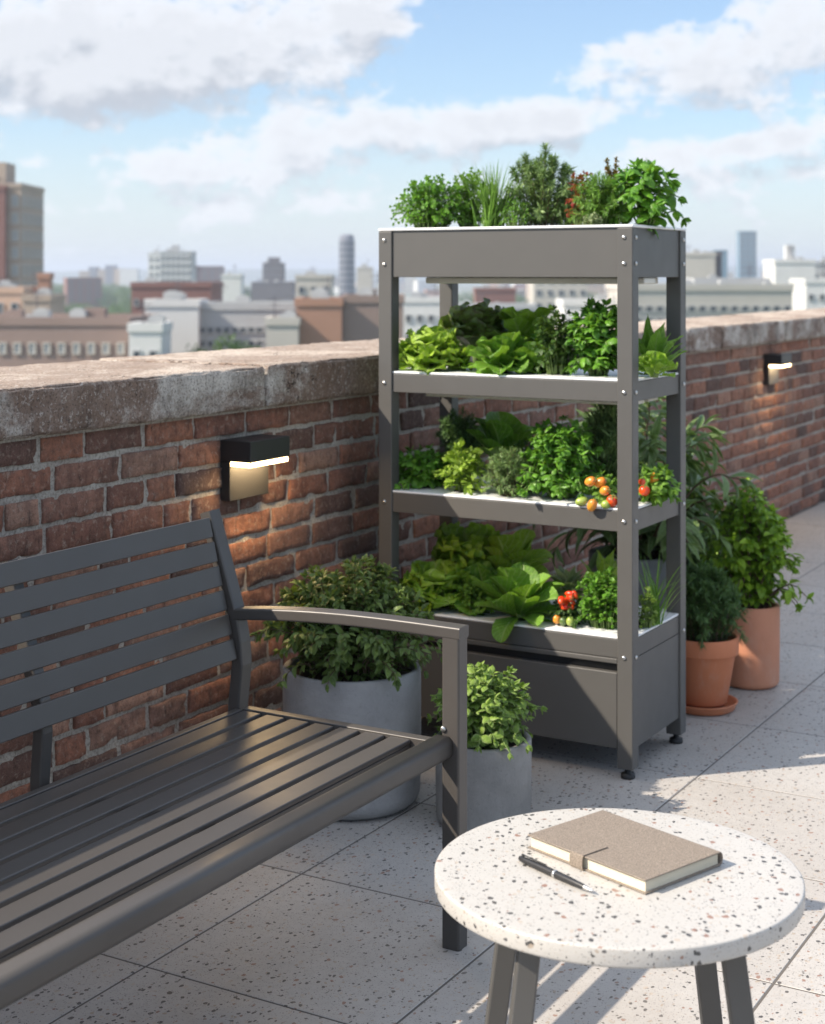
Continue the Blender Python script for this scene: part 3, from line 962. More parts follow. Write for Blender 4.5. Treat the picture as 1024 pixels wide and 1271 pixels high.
def rack():
    t = thing('plant_rack', 'tall charcoal four tier metal garden rack with white planting decks', 'plant rack', (PX0, PY0, 0))
    W, D = PX1 - PX0, PY1 - PY0; m = M['metal']
    H = 1.583

    def bolt(par, x, y, z, rot):
        g = Geo(); lathe(g, [(0, 0), (.0062, 0), (.0062, .0022), (.0045, .0042), (.0, .0048)], 12)
        obj('bolt', g, M['bolt'], par, True, loc=(x, y, z), rot=rot)
    for (x, y) in ((0, 0), (W - PW, 0), (0, D - PW), (W - PW, D - PW)):
        p = obj('post', bx(x, x + PW, y, y + PW, .03, H), m, t, bevel=.003)
        gf = Geo(); lathe(gf, [(0, 0), (.02, 0), (.021, .004), (.02, .014), (.009, .016), (.009, .034)], 20, x + PW / 2, y + PW / 2)
        obj('foot', gf, M['rubber'], p, True)
        zz = [1.555, 1.48, 1.11, .74, .35]
        for z in zz:
            if y == 0: bolt(p, x + PW * .45, -.0, z, (R_(90), 0, 0))
            if x > 0: bolt(p, x + PW, y + PW * .5, z, (0, R_(90), 0))
    rs = random.Random(4)
    for k, (z0, z1, nm) in enumerate(((1.44, 1.583, 'planter_box'), (1.082, 1.139, 'shelf'), (.709, .768, 'shelf'), (.345, .398, 'shelf'))):
        g = Geo(); e = .006
        box(g, PW, W - PW, e, e + .02, z0, z1)
        box(g, PW, W - PW, D - e - .02, D - e, z0, z1)
        box(g, e, e + .02, PW, D - PW, z0, z1)
        box(g, W - e - .02, W - e, PW, D - PW, z0, z1)
        box(g, e + .0205, W - e - .0205, e + .0205, D - e - .0205, z0 + .01, z0 + .014)
        sh = obj(nm, g, m, t, bevel=.0015)
        o_ = -.002 if k == 0 else .0
        # white deck with a small rolled lip
        g = Geo()
        if k == 0:
            box(g, -.001, W + .001, -.001, D + .001, z1 + .0005, z1 + .009)
        else:
            box(g, e + .001, W - e - .001, e + .001, D - e - .001, z1 + .0005, z1 + .008)
        dk = obj('deck', g, M['deck'], sh, bevel=.003)
        SHELVES.append(sh)
        if k < 3:
            g = Geo(); box(g, .095, W - .015 if k == 0 else W - .05, .13, .22, z0 - .02, z0 - .0005)
            gl = obj('grow_light', g, M['lightbar'], t, bevel=.004)
            g = Geo(); box(g, .10, W - .06, .28, .36, z0 - .02, z0 - .0005)
            obj('grow_light', g, M['lightbar'], t, bevel=.004)
    # cabinet
    g = Geo(); e = .006
    box(g, W - e - .004, W - e, PW, D - PW, .085, .3435)
    obj('side_panel', g, m, t)
    g = Geo(); box(g, e, e + .004, PW, D - PW, .085, .3435); obj('side_panel', g, m, t)
    obj('back_panel', bx(PW, W - PW, D - e - .004, D - e, .085, .3435), m, t)
    obj('bottom_panel', bx(e + .005, W - e - .005, .032, D - e - .005, .087, .092), m, t)
    obj('ledge', bx(PW + .0005, W - PW - .0005, .002, .03, .329, .3435), m, t, bevel=.002)
    obj('recess_panel', bx(PW, W - PW, .0305, .036, .09, .33), M['dark'], t)
    obj('drawer_front', bx(PW + .0015, W - PW - .0015, .004, .028, .085, .303), m, t, bevel=.0025)


rack()


# ---------------------------------------------------------------- plants on the rack
Z1, Z2, Z3, Z4 = 1.592, 1.147, .776, .406
FRONT, BACK, MID = 4.275, 4.46, 4.37


def plant(name, label, cat, px, y, z, group=None):
    return thing(name, label, cat, (px_at_y(px, y), y, z), 0, group)


def mk_bush(name, label, cat, px, y, z, mat, stm='stem', sr=(.002, .0008), **kw):
    kw['R'] *= 1.1; kw['H'] *= 1.06
    t = plant(name, label, cat, px, y, z)
    g, st = bush_geo(**kw)
    obj('foliage', g, LM[mat], t, True); stems(t, st, *sr, mat=stm)
    return t


def mk_ros(name, label, px, y, z, mat, cat='lettuce', **kw):
    kw['l0'] *= 1.12; kw['l1'] *= 1.1
    t = plant(name, label, cat, px, y, z)
    g = rosette_geo(**kw)
    obj('foliage', g, LM[mat], t, True)
    dz_ = min([z - q for q in (Z1, Z2, Z3, Z4) if z - q > -.001])
    g = Geo(); lathe(g, [(0, -dz_), (.012, -dz_), (.016, .012), (.01, .025), (0, .03)], 12); obj('stem', g, M['stem'], t, True)
    return t


# top tier
mk_bush('oregano_plant', 'bushy small leaved oregano at the left end of the top tier', 'herb', 535, FRONT, Z1, 'basil', seed=1, R=.098, H=.148, nst=46, T=T_oreg, ll=.0165, step=.011, base_r=.05, per=2, start=.1, flat=.35, spread=1.0)
mk_bush('marjoram_plant', 'low green marjoram behind the chives on the top tier', 'herb', 583, MID, Z1, 'green', seed=2, R=.06, H=.165, nst=20, T=T_small, ll=.02, step=.012, base_r=.03, start=.1, flat=.3)
t = plant('chive_plant', 'upright clump of thin chive blades on the top tier', 'herb', 612, FRONT, Z1)
obj('foliage', blades_geo(3, 150, .215, .05, .0036, .35, .016, (62, 90)), LM['chive'], t, True)
mk_bush('rosemary_plant', 'tallest rosemary with upright needle stems in the top tier middle', 'herb', 672, MID, Z1, 'needle', stm='wood_stem', seed=4, R=.092, H=.215, nst=14, flat2=.5, T=T_need, ll=.024, step=.0042, base_r=.045, per=6, ang=48, start=.06, flat=.42, bend=.7, jit=.6, taper=.9)
mk_bush('red_leaf_herb', 'thin dark red leaved herb right of the rosemary', 'herb', 722, FRONT, Z1, 'red', seed=5, R=.035, H=.15, nst=8, T=T_small, ll=.02, step=.013, base_r=.02, start=.2)
mk_bush('dill_plant', 'feathery fine leaved dill between red herb and basil on top', 'herb', 745, FRONT, Z1, 'chive', seed=6, R=.07, H=.135, nst=30, T=T_need, ll=.022, step=.006, base_r=.03, per=4, start=.2, ang=60, flat=.3)
mk_bush('flowering_herb', 'herb with bronze flower heads on the top tier', 'herb', 762, BACK, Z1, 'bronze', seed=7, R=.04, H=.19, nst=12, T=T_oreg, ll=.011, step=.006, base_r=.02, per=4, start=.72, flat=.2)
mk_bush('basil_plant', 'large leaved basil drooping over the right end of the top tier', 'herb', 800, FRONT + .06, Z1, 'basil', seed=8, R=.085, H=.175, nst=9, T=T_basil, ll=.054, step=.024, base_r=.02, start=.12, flat=.4, ang=70, sr=(.003, .0015), upw=.7)
mk_bush('trailing_herb', 'pale trailing sprig hanging over the top box edge', 'herb', 735, PY0 + .045, Z1, 'sage', seed=9, R=.022, H=.03, nst=6, T=T_small, ll=.014, step=.008, base_r=.01, start=0.)

mk_bush('thyme_plant', 'low fine thyme between the chives and the rosemary on top', 'herb', 640, FRONT - .02, Z1, 'basil', seed=10, R=.04, H=.075, nst=16, T=T_small, ll=.011, step=.008, base_r=.025, start=.0)
mk_bush('savory_plant', 'green savory filling the gap right of the rosemary on top', 'herb', 706, MID, Z1, 'needle_dark', seed=11, R=.045, H=.13, nst=14, T=T_need, ll=.022, step=.006, base_r=.03, per=4, start=.0)

# second tier
mk_bush('parsley_plant', 'low parsley behind the romaine right side on second tier', 'herb', 672, MID, Z2, 'basil', seed=30, R=.055, H=.10, nst=14, T=T_oreg, ll=.024, step=.014, base_r=.03, start=.0)
mk_ros('lamb_lettuce', 'dark green low lettuce between romaine and mint on second tier', 665, FRONT + .03, Z2, 'green', seed=31, n=18, T=T_spoon, l0=.075, l1=.08)
mk_ros('frilly_lettuce', 'bright lime frilly lettuce at the left end of the second tier', 537, FRONT, Z2, 'lime', seed=21, n=42, T=T_frill, l0=.088, l1=.105, e0=18, e1=82, br=.02)
mk_ros('small_lettuce', 'small dark green lettuce by the left post on the second tier', 505, BACK, Z2, 'green', seed=22, n=14, T=T_lett, l0=.08, l1=.07)
mk_ros('red_lettuce', 'dark bronze tinged lettuce standing behind the lime lettuce', 592, BACK, Z2 + .045, 'darkred', seed=23, n=30, T=T_lett, l0=.10, l1=.135, e0=25, e1=80)
mk_ros('romaine_lettuce', 'green romaine lettuce in the middle of the second tier', 625, FRONT, Z2, 'green', seed=24, n=34, T=T_rom, l0=.095, l1=.115, e0=8, e1=76)
mk_ros('broad_lettuce', 'broad leaved lettuce behind the romaine on the second tier', 652, BACK, Z2 + .045, 'frill', seed=25, n=24, T=T_rom, l0=.11, l1=.14, e0=25, e1=80)
mk_bush('mint_plant', 'small leaved dark mint between romaine and basil on second tier', 'herb', 692, FRONT, Z2, 'dark', seed=26, R=.06, H=.17, nst=24, T=T_oreg, ll=.022, step=.014, base_r=.03, start=.12, flat=.3)
mk_bush('basil_plant', 'tall glossy basil beside the front post on the second tier', 'herb', 743, FRONT + .02, Z2, 'basil', seed=27, R=.078, H=.195, nst=20, T=T_basil, ll=.043, step=.022, base_r=.025, start=.1, flat=.4, ang=70, sr=(.003, .0015), upw=.7)
mk_ros('sorrel_plant', 'upright spoon leaved sorrel at the right end of the second tier', 812, MID + .05, Z2, 'green', 'leafy plant', seed=28, n=20, T=T_sorrel, l0=.10, l1=.145, e0=40, e1=84, br=.015)
mk_ros('small_lettuce', 'small pale lettuce in front of the sorrel on second tier', 812, FRONT + .02, Z2, 'frill', seed=29, n=14, T=T_lett, l0=.05, l1=.055)

# third tier
mk_bush('basil_plant', 'low round basil at the left end of the third tier', 'herb', 522, FRONT, Z3, 'basil', seed=41, R=.068, H=.105, nst=15, T=T_basil, ll=.036, step=.02, base_r=.02, start=.1, ang=70, flat=.4, upw=.7)
mk_bush('thyme_plant', 'dark shaggy thyme behind the low basil on third tier', 'herb', 572, BACK, Z3, 'needle_dark', seed=42, R=.075, H=.2, nst=26, T=T_need, ll=.028, step=.006, base_r=.03, per=4, start=.1, flat=.4, ang=50)
mk_bush('celery_plant', 'light green serrated leaf celery near the left of third tier', 'herb', 575, FRONT - .02, Z3, 'lime', seed=43, R=.06, H=.125, nst=14, T=T_sage, ll=.032, step=.018, base_r=.012, start=.4, flat=.3, ang=45)
mk_ros('pak_choi', 'broad spoon leaved greens standing behind the small rosemary', 625, BACK, Z3 + .045, 'green', 'leafy plant', seed=44, n=18, T=T_spoon, l0=.12, l1=.17, e0=42, e1=82)
mk_bush('rosemary_plant', 'small grey green rosemary in front on the third tier', 'herb', 632, FRONT - .03, Z3, 'needle', stm='wood_stem', seed=45, R=.062, H=.125, nst=30, T=T_need, ll=.017, step=.0042, base_r=.028, per=4, ang=50, start=.08, flat=.4, jit=.6, taper=.9)
mk_bush('basil_plant', 'largest bushy basil in the middle of the third tier', 'herb', 697, FRONT + .01, Z3, 'basil', seed=46, R=.105, H=.205, nst=34, T=T_basil, ll=.034, step=.02, base_r=.035, start=.08, flat=.42, ang=68, sr=(.003, .0012), upw=.7)
mk_bush('lavender_plant', 'tall grey needle leaved lavender behind the orange tomatoes', 'herb', 757, BACK, Z3, 'needle', stm='wood_stem', seed=47, R=.07, H=.255, nst=20, T=T_need, ll=.045, step=.009, base_r=.03, per=4, ang=35, start=.1, flat=.35)


def tomato_plant(px, y, z, label, seed, R, H, fruits, nst=10, ll=.036, lean=(0, 0)):
    t = plant('tomato_plant', label, 'tomato plant', px, y, z)
    g, st = bush_geo(seed, R, H, nst, T_basil, ll, .022, .015, start=.15, flat=.5, lean=lean, upw=.7, ang=65)
    obj('foliage', g, LM['green'], t, True); stems(t, st, .0025, .0012)
    for (fpx, fy, fz, r, mt, el, rot) in fruits:
        fruit('tomato', t, (px_at_y(fpx, fy) - t.location.x, fy - y, fz - z), r, M[mt], el, rot)
    return t


tomato_plant(752, FRONT - .02, Z3, 'tomato plant with orange plum tomatoes over the third tier edge', 48, .05, .075,
             [(733, 4.185, .845, .0138, 'tomato_orange', 1.5, (.3, 1.2, 0)), (745, 4.20, .842, .0138, 'tomato_orange', 1.5, (.4, 1.0, .5)), (751, 4.18, .822, .0138, 'tomato_orange', 1.5, (.2, 1.3, -.4)),
              (760, 4.175, .795, .0175, 'tomato_red', 1.0, (.5, .3, 0)), (735, 4.15, .782, .0138, 'tomato_orange', 1.5, (.2, .5, 0)), (722, 4.165, .788, .013, 'tomato_green', 1.5, (0, 1.3, .4)), (752, 4.165, .785, .013, 'tomato_green', 1.2, (0, 1.3, 0))], 8, .03)
tomato_plant(815, FRONT + .09, Z3, 'tomato plant with two red fruits at the right end of third tier', 49, .06, .10,
             [(800, 4.29, .815, .0165, 'tomato_red', 1.0, (.3, .2, 0)), (812, 4.33, .845, .0138, 'tomato_orange', 1.5, (.3, .2, 0)), (797, 4.25, .845, .010, 'tomato_red', 1.0, (0, 0, 0))], 12, .036)

mk_bush('parsley_plant', 'dark low parsley behind the small rosemary on third tier', 'herb', 655, MID + .02, Z3, 'dark', seed=50, R=.06, H=.13, nst=18, T=T_oreg, ll=.024, step=.014, base_r=.03, start=.0)
mk_ros('small_lettuce', 'small dark lettuce between low basil and celery on third tier', 550, MID + .02, Z3, 'green', seed=51, n=16, T=T_lett, l0=.075, l1=.09)

# fourth tier
mk_bush('parsley_plant', 'leafy parsley in front of the left lettuce on bottom tier', 'herb', 590, FRONT - .03, Z4, 'green', seed=72, R=.05, H=.09, nst=16, T=T_oreg, ll=.02, step=.012, base_r=.03, start=.0)
mk_ros('frilly_lettuce', 'wavy bright lettuce at the left end of the bottom tier', 545, FRONT, Z4, 'frill', seed=61, n=44, T=T_frill, l0=.10, l1=.12, e0=12, e1=76, br=.02)
mk_ros('frilly_lettuce', 'tall crinkled lettuce rising behind the left lettuce on bottom tier', 582, BACK, Z4 + .05, 'lime', seed=62, n=26, T=T_frill, l0=.10, l1=.155, e0=35, e1=82)
mk_ros('green_lettuce', 'dark green lettuce between two larger heads on bottom tier', 600, FRONT + .04, Z4, 'green', seed=63, n=16, T=T_lett, l0=.11, l1=.11)
mk_ros('pak_choi', 'rounded leaf greens standing behind the big spoon leaf head', 635, BACK, Z4 + .05, 'lime', 'leafy plant', seed=64, n=18, T=T_spoon, l0=.115, l1=.165, e0=40, e1=82)
mk_ros('butter_lettuce', 'largest head of rounded glossy leaves spilling over the bottom tier', 645, FRONT - .035, Z4, 'green', 'lettuce', seed=65, n=24, T=T_spoon, l0=.125, l1=.15, e0=-8, e1=76, br=.02)
mk_ros('sage_plant', 'pale variegated sage above the red peppers', 705, MID + .03, Z4 + .06, 'sage', 'herb', seed=66, n=26, T=T_sage, l0=.065, l1=.07, e0=5, e1=78, br=.02)
t = plant('pepper_plant', 'small pepper plant with red peppers and a few green fruits', 'pepper plant', 708, FRONT - .02, Z4)
g, st = bush_geo(67, .05, .085, 9, T_basil, .026, .024, .012, start=.5, flat=.5)
obj('foliage', g, LM['dark'], t, True); stems(t, st, .0022, .001)
rs = random.Random(5)
for i in range(9):
    a = rs.uniform(-2.8, .2); r = rs.uniform(.006, .03)
    fruit('pepper', t, (math.cos(a) * r, math.sin(a) * r - .015, rs.uniform(.055, .095)), rs.uniform(.0075, .011), M['tomato_red'], rs.uniform(1.4, 2.3), (rs.uniform(-1, 1), rs.uniform(-1.5, 1.5), rs.uniform(0, 3)))
for (dx, dz, mt) in ((-.024, .02, 'tomato_orange'), (-.003, .016, 'tomato_dark'), (.02, .018, 'tomato_green')):
    fruit('pepper', t, (dx, -.045, dz), .0125, M[mt], 1.15, (0, 0, 0), True, None)
mk_bush('cress_plant', 'dense small round leaved cress by the front post on bottom tier', 'herb', 752, FRONT, Z4, 'basil', seed=68, R=.072, H=.15, nst=38, T=T_oreg, ll=.02, step=.013, base_r=.04, start=.08, flat=.25)
mk_ros('sorrel_plant', 'upright pointed leaf greens behind the cress on bottom tier', 752, BACK, Z4 + .03, 'lime', 'leafy plant', seed=69, n=14, T=T_sorrel, l0=.10, l1=.15, e0=55, e1=86, br=.015)
t = plant('spring_onion_plant', 'grassy long blades at the right end of the bottom tier', 'herb', 812, MID, Z4)
obj('foliage', blades_geo(70, 26, .25, .05, .007, 1.4, .014, (55, 88), False), LM['chive'], t, True)
mk_bush('parsley_plant', 'tiny leafy sprig at the foot of the grassy blades', 'herb', 803, FRONT + .05, Z4, 'mint', seed=71, R=.025, H=.10, nst=8, T=T_oreg, ll=.018, step=.014, base_r=.012, start=.05)


for z_, sh in zip((Z1, Z2, Z3, Z4), SHELVES):
    for o in [o for o in bpy.data.objects if o.type == 'EMPTY' and o.get('category') and o.name != 'plant_rack' and PX0 < o.location.x < PX1 and PY0 < o.location.y < PY1 and abs(o.location.z - z_) < .09 and 'trailing' not in o.name]:
        r = .026; x, y = min(max(o.location.x - PX0, .05), PX1 - PX0 - .05), o.location.y - PY0; zz = z_
        g = Geo(); lathe(g, [(r + .004, zz - .001), (r + .004, zz + .0018), (r, zz + .0022), (r - .003, zz + .001)], 28, x, y); obj('net_cup', g, M['rubber'], sh, True)
        g = Geo(); lathe(g, [(r - .0025, zz + .0012), (r * .5, zz + .0045), (0, zz + .004)], 18, x, y); obj('soil', g, M['soil'], sh, True)

# ---------------------------------------------------------------- potted plants on the floor
def pot_thing(name, label, loc, R, H, mat, style, soil_z):
    t = thing(name, label, 'potted plant', loc)
    g = Geo()
    if style == 'cyl':
        rb = .045 if R > .15 else .022; th = .017
        P = [(0, .0), (R - rb - .006, .0)] + [(R - rb - .002 + rb * math.sin(a), rb - rb * math.cos(a)) for a in np.linspace(.25, PI / 2, 6)]
        P += [(R, H * .5), (R, H - .005), (R - .002, H - .001), (R - .006, H), (R - th + .004, H), (R - th, H - .004), (R - th, soil_z - .02)]
    else:
        th = .012; rb = R * .66
        P = [(0, .012), (rb - .004, .012), (rb, .016), (R * .90, H * .75), (R * .905, H * .755), (R * .985, H * .76), (R * .99, H * .77), (R, H - .006), (R - .003, H - .001), (R - .007, H), (R - th, H - .003), (R - th - .004, soil_z - .02)]
    lathe(g, P, 72)
    o = obj('pot', g, M[mat], t, False)
    o.data.polygons.foreach_set('use_smooth', np.ones(len(o.data.polygons), bool))
    ra = R - th - .001
    g = Geo(); rng = np.random.default_rng(3); n = 36; V = []; rr = [ra, ra * .75, ra * .5, ra * .25, .001]
    for r in rr:
        for i in range(n):
            a = 2 * PI * i / n; V.append((r * math.cos(a), r * math.sin(a), soil_z + rng.normal(0, .003)))
    F = []
    for i in range(len(rr) - 1):
        for j in range(n): F.append([i * n + j, i * n + (j + 1) % n, (i + 1) * n + (j + 1) % n, (i + 1) * n + j])
    g.add(V, F); obj('soil', g, M['soil'], t, True)
    return t


def fol(t, mat, z, stm='wood_stem', sr=(.003, .001), **kw):
    g, st = bush_geo(**kw); o = obj('foliage', g, LM[mat], t, True, loc=(0, 0, z)); s = stems(t, st, *sr, mat=stm); s.location.z = z


t = pot_thing('potted_shrub', 'large round grey concrete planter with a dark leafy shrub behind the bench', (.398, 3.62, 0), .19, .375, 'concrete', 'cyl', .35)
fol(t, 'shrub', .34, seed=81, skirt=.14, R=.205, H=.285, nst=84, T=T_shrub, ll=.036, step=.017, base_r=.11, start=.15, flat=.42, upw=.6, ang=58)
t = pot_thing('potted_mint', 'small grey concrete cylinder pot with bright mint beside the bench leg', (.784, 3.66, 0), .127, .225, 'concrete_warm', 'cyl', .205)
fol(t, 'mint', .2, 'stem', seed=82, skirt=.14, R=.122, H=.19, nst=44, T=T_basil, ll=.031, step=.018, base_r=.07, start=.15, flat=.38, upw=.6, ang=62, taper=.8)
t = pot_thing('potted_rosemary', 'rimmed terracotta pot with dark rosemary in front of taller terracotta pot', (.925, 4.98, .012), .118, .235, 'terracotta', 'taper', .205)
fol(t, 'needle_dark', .2, seed=83, skirt=.1, R=.112, H=.25, nst=74, T=T_need, ll=.028, step=.0062, base_r=.06, per=4, ang=45, start=.1, flat=.45, bend=.6, jit=.6, taper=.9)
sa = thing('plant_saucer', 'terracotta saucer under the rimmed terracotta pot', 'saucer', (.925, 4.98, 0))
g = Geo(); lathe(g, [(0, .001), (.095, .001), (.103, .006), (.112, .026), (.115, .03), (.111, .031), (.107, .029), (.098, .011), (0, .011)], 64); obj('dish', g, M['terracotta'], sa, True)
t = pot_thing('potted_lemon', 'tall smooth terracotta cylinder pot with bright glossy leaved shrub', (.965, 5.36, 0), .102, .285, 'terracotta_pale', 'cyl', .26)
fol(t, 'lemon', .25, seed=84, skirt=.12, R=.148, H=.40, nst=40, T=T_lemon, ll=.052, step=.028, base_r=.04, start=.2, flat=.42, upw=.6, ang=60, sr=(.004, .0015))
t = pot_thing('potted_long_leaf_plant', 'tall grey pot with long leaved plant between rack and wall', (.60, 5.2, 0), .17, .46, 'concrete', 'cyl', .44)
fol(t, 'ficus', .42, seed=85, R=.32, H=.58, nst=15, T=T_long, ll=.13, step=.042, base_r=.06, per=2, start=.12, flat=.5, upw=.55, ang=58, sr=(.005, .002))
t = pot_thing('potted_fern', 'short grey pot with dense dark foliage against the wall behind terracotta pots', (.55, 5.72, 0), .13, .25, 'concrete', 'cyl', .23)
fol(t, 'dark', .22, seed=86, R=.2, H=.42, nst=34, T=T_lemon, ll=.06, step=.03, base_r=.05, start=.1, flat=.4, upw=.6)

HAZE = .00028
SKYS = .13; SUNE = 4.2; EXPO = 1.0
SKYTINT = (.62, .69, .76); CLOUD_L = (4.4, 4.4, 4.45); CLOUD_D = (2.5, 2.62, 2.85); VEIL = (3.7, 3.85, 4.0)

# ================================================================= CITY
def facade(name, cols):
    """plastered / brick facade colour with slight weathering"""
    t = NT(name); c = t.coord()
    cc = t.mix(t.noise(c, .25, 5, .6), tuple(x * .85 for x in cols), tuple(min(1, x * 1.1) for x in cols))
    return t.out(t.pbr(Base__Color=cc, Roughness=.85))


FM = dict(white=facade('facade_white', (.60, .60, .585)), cream=facade('facade_cream', (.46, .435, .39)), grey=facade('facade_grey', (.40, .41, .41)),
          brown=facade('facade_brown_brick', (.24, .175, .15)), red=facade('facade_red_brick', (.20, .10, .085)), orange=facade('facade_orange_brick', (.34, .19, .13)),
          peach=facade('facade_peach', (.50, .35, .26)), slate=facade('facade_slate', (.16, .17, .21)), dark=facade('facade_dark', (.11, .10, .11)), roofc=facade('flat_roof', (.36, .35, .33)),
          tan=facade('facade_tan', (.36, .29, .23)))
tg = NT('window_glass'); M['win'] = tg.out(tg.pbr(Base__Color=(.06, .075, .09), Roughness=.12, Specular__IOR__Level=.6))
tg = NT('blue_glass'); M['blueglass'] = tg.out(tg.pbr(Base__Color=(.10, .19, .26), Roughness=.15, Specular__IOR__Level=.8))
tg = NT('pale_blind'); M['blind'] = tg.out(tg.pbr(Base__Color=(.30, .31, .31), Roughness=.5))

WCACHE = {}


def win_mesh(w, h, mat):
    k = (round(w, 1), round(h, 1), mat)
    if k not in WCACHE:
        g = Geo(); f = .12
        # frame ring and a pane set back inside it; front looks towards -y
        for b in ((-w / 2, w / 2, -h / 2, -h / 2 + f), (-w / 2, w / 2, h / 2 - f, h / 2), (-w / 2, -w / 2 + f, -h / 2 + f, h / 2 - f), (w / 2 - f, w / 2, -h / 2 + f, h / 2 - f)):
            box(g, b[0], b[1], -.12, .05, b[2], b[3])
        me = g.mesh('window'); me.materials.append(FM['grey'] if mat == 'win' else FM['cream'])
        g2 = Geo(); box(g2, -w / 2 + f, w / 2 - f, -.03, .04, -h / 2 + f, h / 2 - f)
        m2 = g2.mesh('pane'); m2.materials.append(M[mat]); WCACHE[k] = (me, m2)
    return WCACHE[k]


CR = random.Random(77)


def building(name, label, pc, Y, w, d, top, mat, rot=0, wins=None, side=None, bump=None, group=None, cat='building', roof='roofc', bottom=None):
    """pc: photo column of the front's centre, Y: metres away, top: height of the roof relative to the terrace"""
    X = (pc - 512) / FOC * Y; x, y = cam2w(X, Y)
    t = thing(name, label, cat, (x, y, GZ), R_(30 + rot), group)
    H = top - GZ
    obj('wall', bx(-w / 2, w / 2, 0, d, 0, H), FM[mat] if mat in FM else M[mat], t)
    g = Geo(); e = .4
    box(g, -w / 2 - .15, w / 2 + .15, -.15, e, H + .004, H + .8); box(g, -w / 2 - .15, w / 2 + .15, d - e, d + .15, H + .004, H + .8)
    box(g, -w / 2 - .15, -w / 2 + e, e, d - e, H + .004, H + .8); box(g, w / 2 - e, w / 2 + .15, e, d - e, H + .004, H + .8)
    obj('parapet', g, FM[mat] if mat in FM else M[mat], t)
    obj('roof', bx(-w / 2 + e, w / 2 - e, e, d - e, H + .004, H + .25), FM[roof], t)
    if bump:
        for (bxo, bw, bh) in bump:
            obj('roof_house', bx(bxo - bw / 2, bxo + bw / 2, d * .3, d * .3 + bw * .8, H + .3, H + bh), FM[mat] if mat in FM else M[mat], t)

    if Y < 900 and cat == 'building' and w > 3:
        for i in range(CR.randint(1, 3)):
            a = CR.uniform(.7, 1.8) * (1.4 if Y > 400 else 1); ux = CR.uniform(-w / 2 + 1.2, w / 2 - 1.2 - a if w > 4.5 else 0.2); uy = CR.uniform(.7, max(.8, d * .25))
            g = Geo(); box(g, ux, ux + a, uy, uy + a * .7, H + .26, H + .26 + a * .75); box(g, ux + a * .2, ux + a * .8, uy + a * .15, uy + a * .5, H + .261 + a * .75, H + .45 + a * .75)
            obj('roof_unit', g, FM['grey'], t)
        ux = CR.uniform(-w / 3, w / 3); g = Geo(); hh = CR.uniform(2, 4)
        box(g, ux, ux + .1, d * .28, d * .28 + .1, H + .26, H + hh); box(g, ux - .7, ux + .8, d * .28 + .02, d * .28 + .07, H + hh - .5, H + hh - .42); box(g, ux - .5, ux + .6, d * .28 + .02, d * .28 + .07, H + hh - 1, H + hh - .93)
        obj('aerial', g, FM['dark'], t)

    def face(spec, width, org, rz):
        nc, nr, ww, wh, vs, mt = spec
        a, b = win_mesh(ww, wh, mt)
        for i in range(nc):
            for j in range(nr):
                u = (i + .5) * width / nc - width / 2; z = H - 2.2 - j * vs
                o = bpy.data.objects.new('window', a); COL.objects.link(o); o.parent = t
                o.location = (org[0] + u * math.cos(rz), org[1] + u * math.sin(rz), z); o.rotation_euler = (0, 0, rz)
                p = bpy.data.objects.new('pane', b); COL.objects.link(p); p.parent = o
    if wins: face(wins, w, (0, -.06), 0)
    if side: face(side, d, (w / 2 + .06, d / 2), R_(90))
    return t


def top_at(py, Y): return CAMH + (340 - py) / FOC * Y


def pxw(a, b, Y): return (b - a) / FOC * Y


def bd(name, label, x0, x1, ytop, Y, d, mat, **kw):
    return building(name, label, (x0 + x1) / 2, Y, pxw(x0, x1, Y), d, top_at(ytop, Y), mat, **kw)


bd('apartment_tower', 'tallest grey beige apartment tower with window columns at the left edge', -60, 26, 233, 260, 16, 'tan', wins=(6, 11, 1.3, 1.9, 2.9, 'blind'), side=(5, 11, 1.7, 1.9, 2.9, 'blind'), bump=[(-2, 8, 4.6)])
bd('stair_tower', 'narrow reddish slab standing against the left edge tower', -12, 6, 236, 258.5, 1.3, 'red')
bd('small_house', 'peach walled low block in front of the left tower', -30, 28, 364, 200, 12, 'peach', wins=(3, 1, 1, 2, 3, 'win'))
bd('low_house', 'small beige block right of the peach block', 28, 62, 374, 190, 8, 'tan', wins=(2, 1, 1.0, 1.2, 3, 'win'))
bd('roof_tower', 'little brown water tower house above the beige block', 47, 61, 346, 205, 2, 'orange')
bd('row_building', 'long low brown brick row building with pale windows above the wall at left', -80, 160, 404, 150, 14, 'brown', rot=-2, wins=(13, 3, .75, 1.15, 2.5, 'blind'), bump=[(5, 2, 1.6), (-3, 1.5, 1.4)])
bd('white_block', 'white plain walled building left of centre below the twin tower', 180, 246, 381, 170, 7, 'white', rot=0)
bd('garage_building', 'grey office block with rows of dark openings right of the white block', 246, 368, 385, 172, 12, 'grey', wins=(12, 3, .75, .8, 1.5, 'win'))
bd('shed', 'small white shed in front of the white block', 160, 200, 412, 145, 6, 'white', wins=(2, 1, .8, 1, 2, 'win'))
bd('brick_block', 'wide dark red brick block behind the white block', 163, 262, 357, 230, 14, 'red', bump=[(-4.7, 1.9, .6)], wins=(8, 1, .8, 1.1, 3, 'win'))
bd('twin_tower', 'slim white slab of the twin tower left of centre', 184, 199, 316, 700, 12, 'white', wins=(2, 9, 1.4, 1.5, 3.4, 'win'))
bd('twin_tower', 'wider grey white tower with roof mast left of centre', 199, 238, 314, 700, 14, 'grey', wins=(6, 9, 1.4, 1.5, 3.4, 'win'), bump=[(-1, 3.5, 3.6)])
bd('white_tower', 'plain white block tower between the twin tower and the stepped tower', 275, 299, 344, 420, 8, 'white')
bd('stepped_tower', 'dark reddish stepped tower lower wings', 312, 364, 352, 800, 14, 'dark')
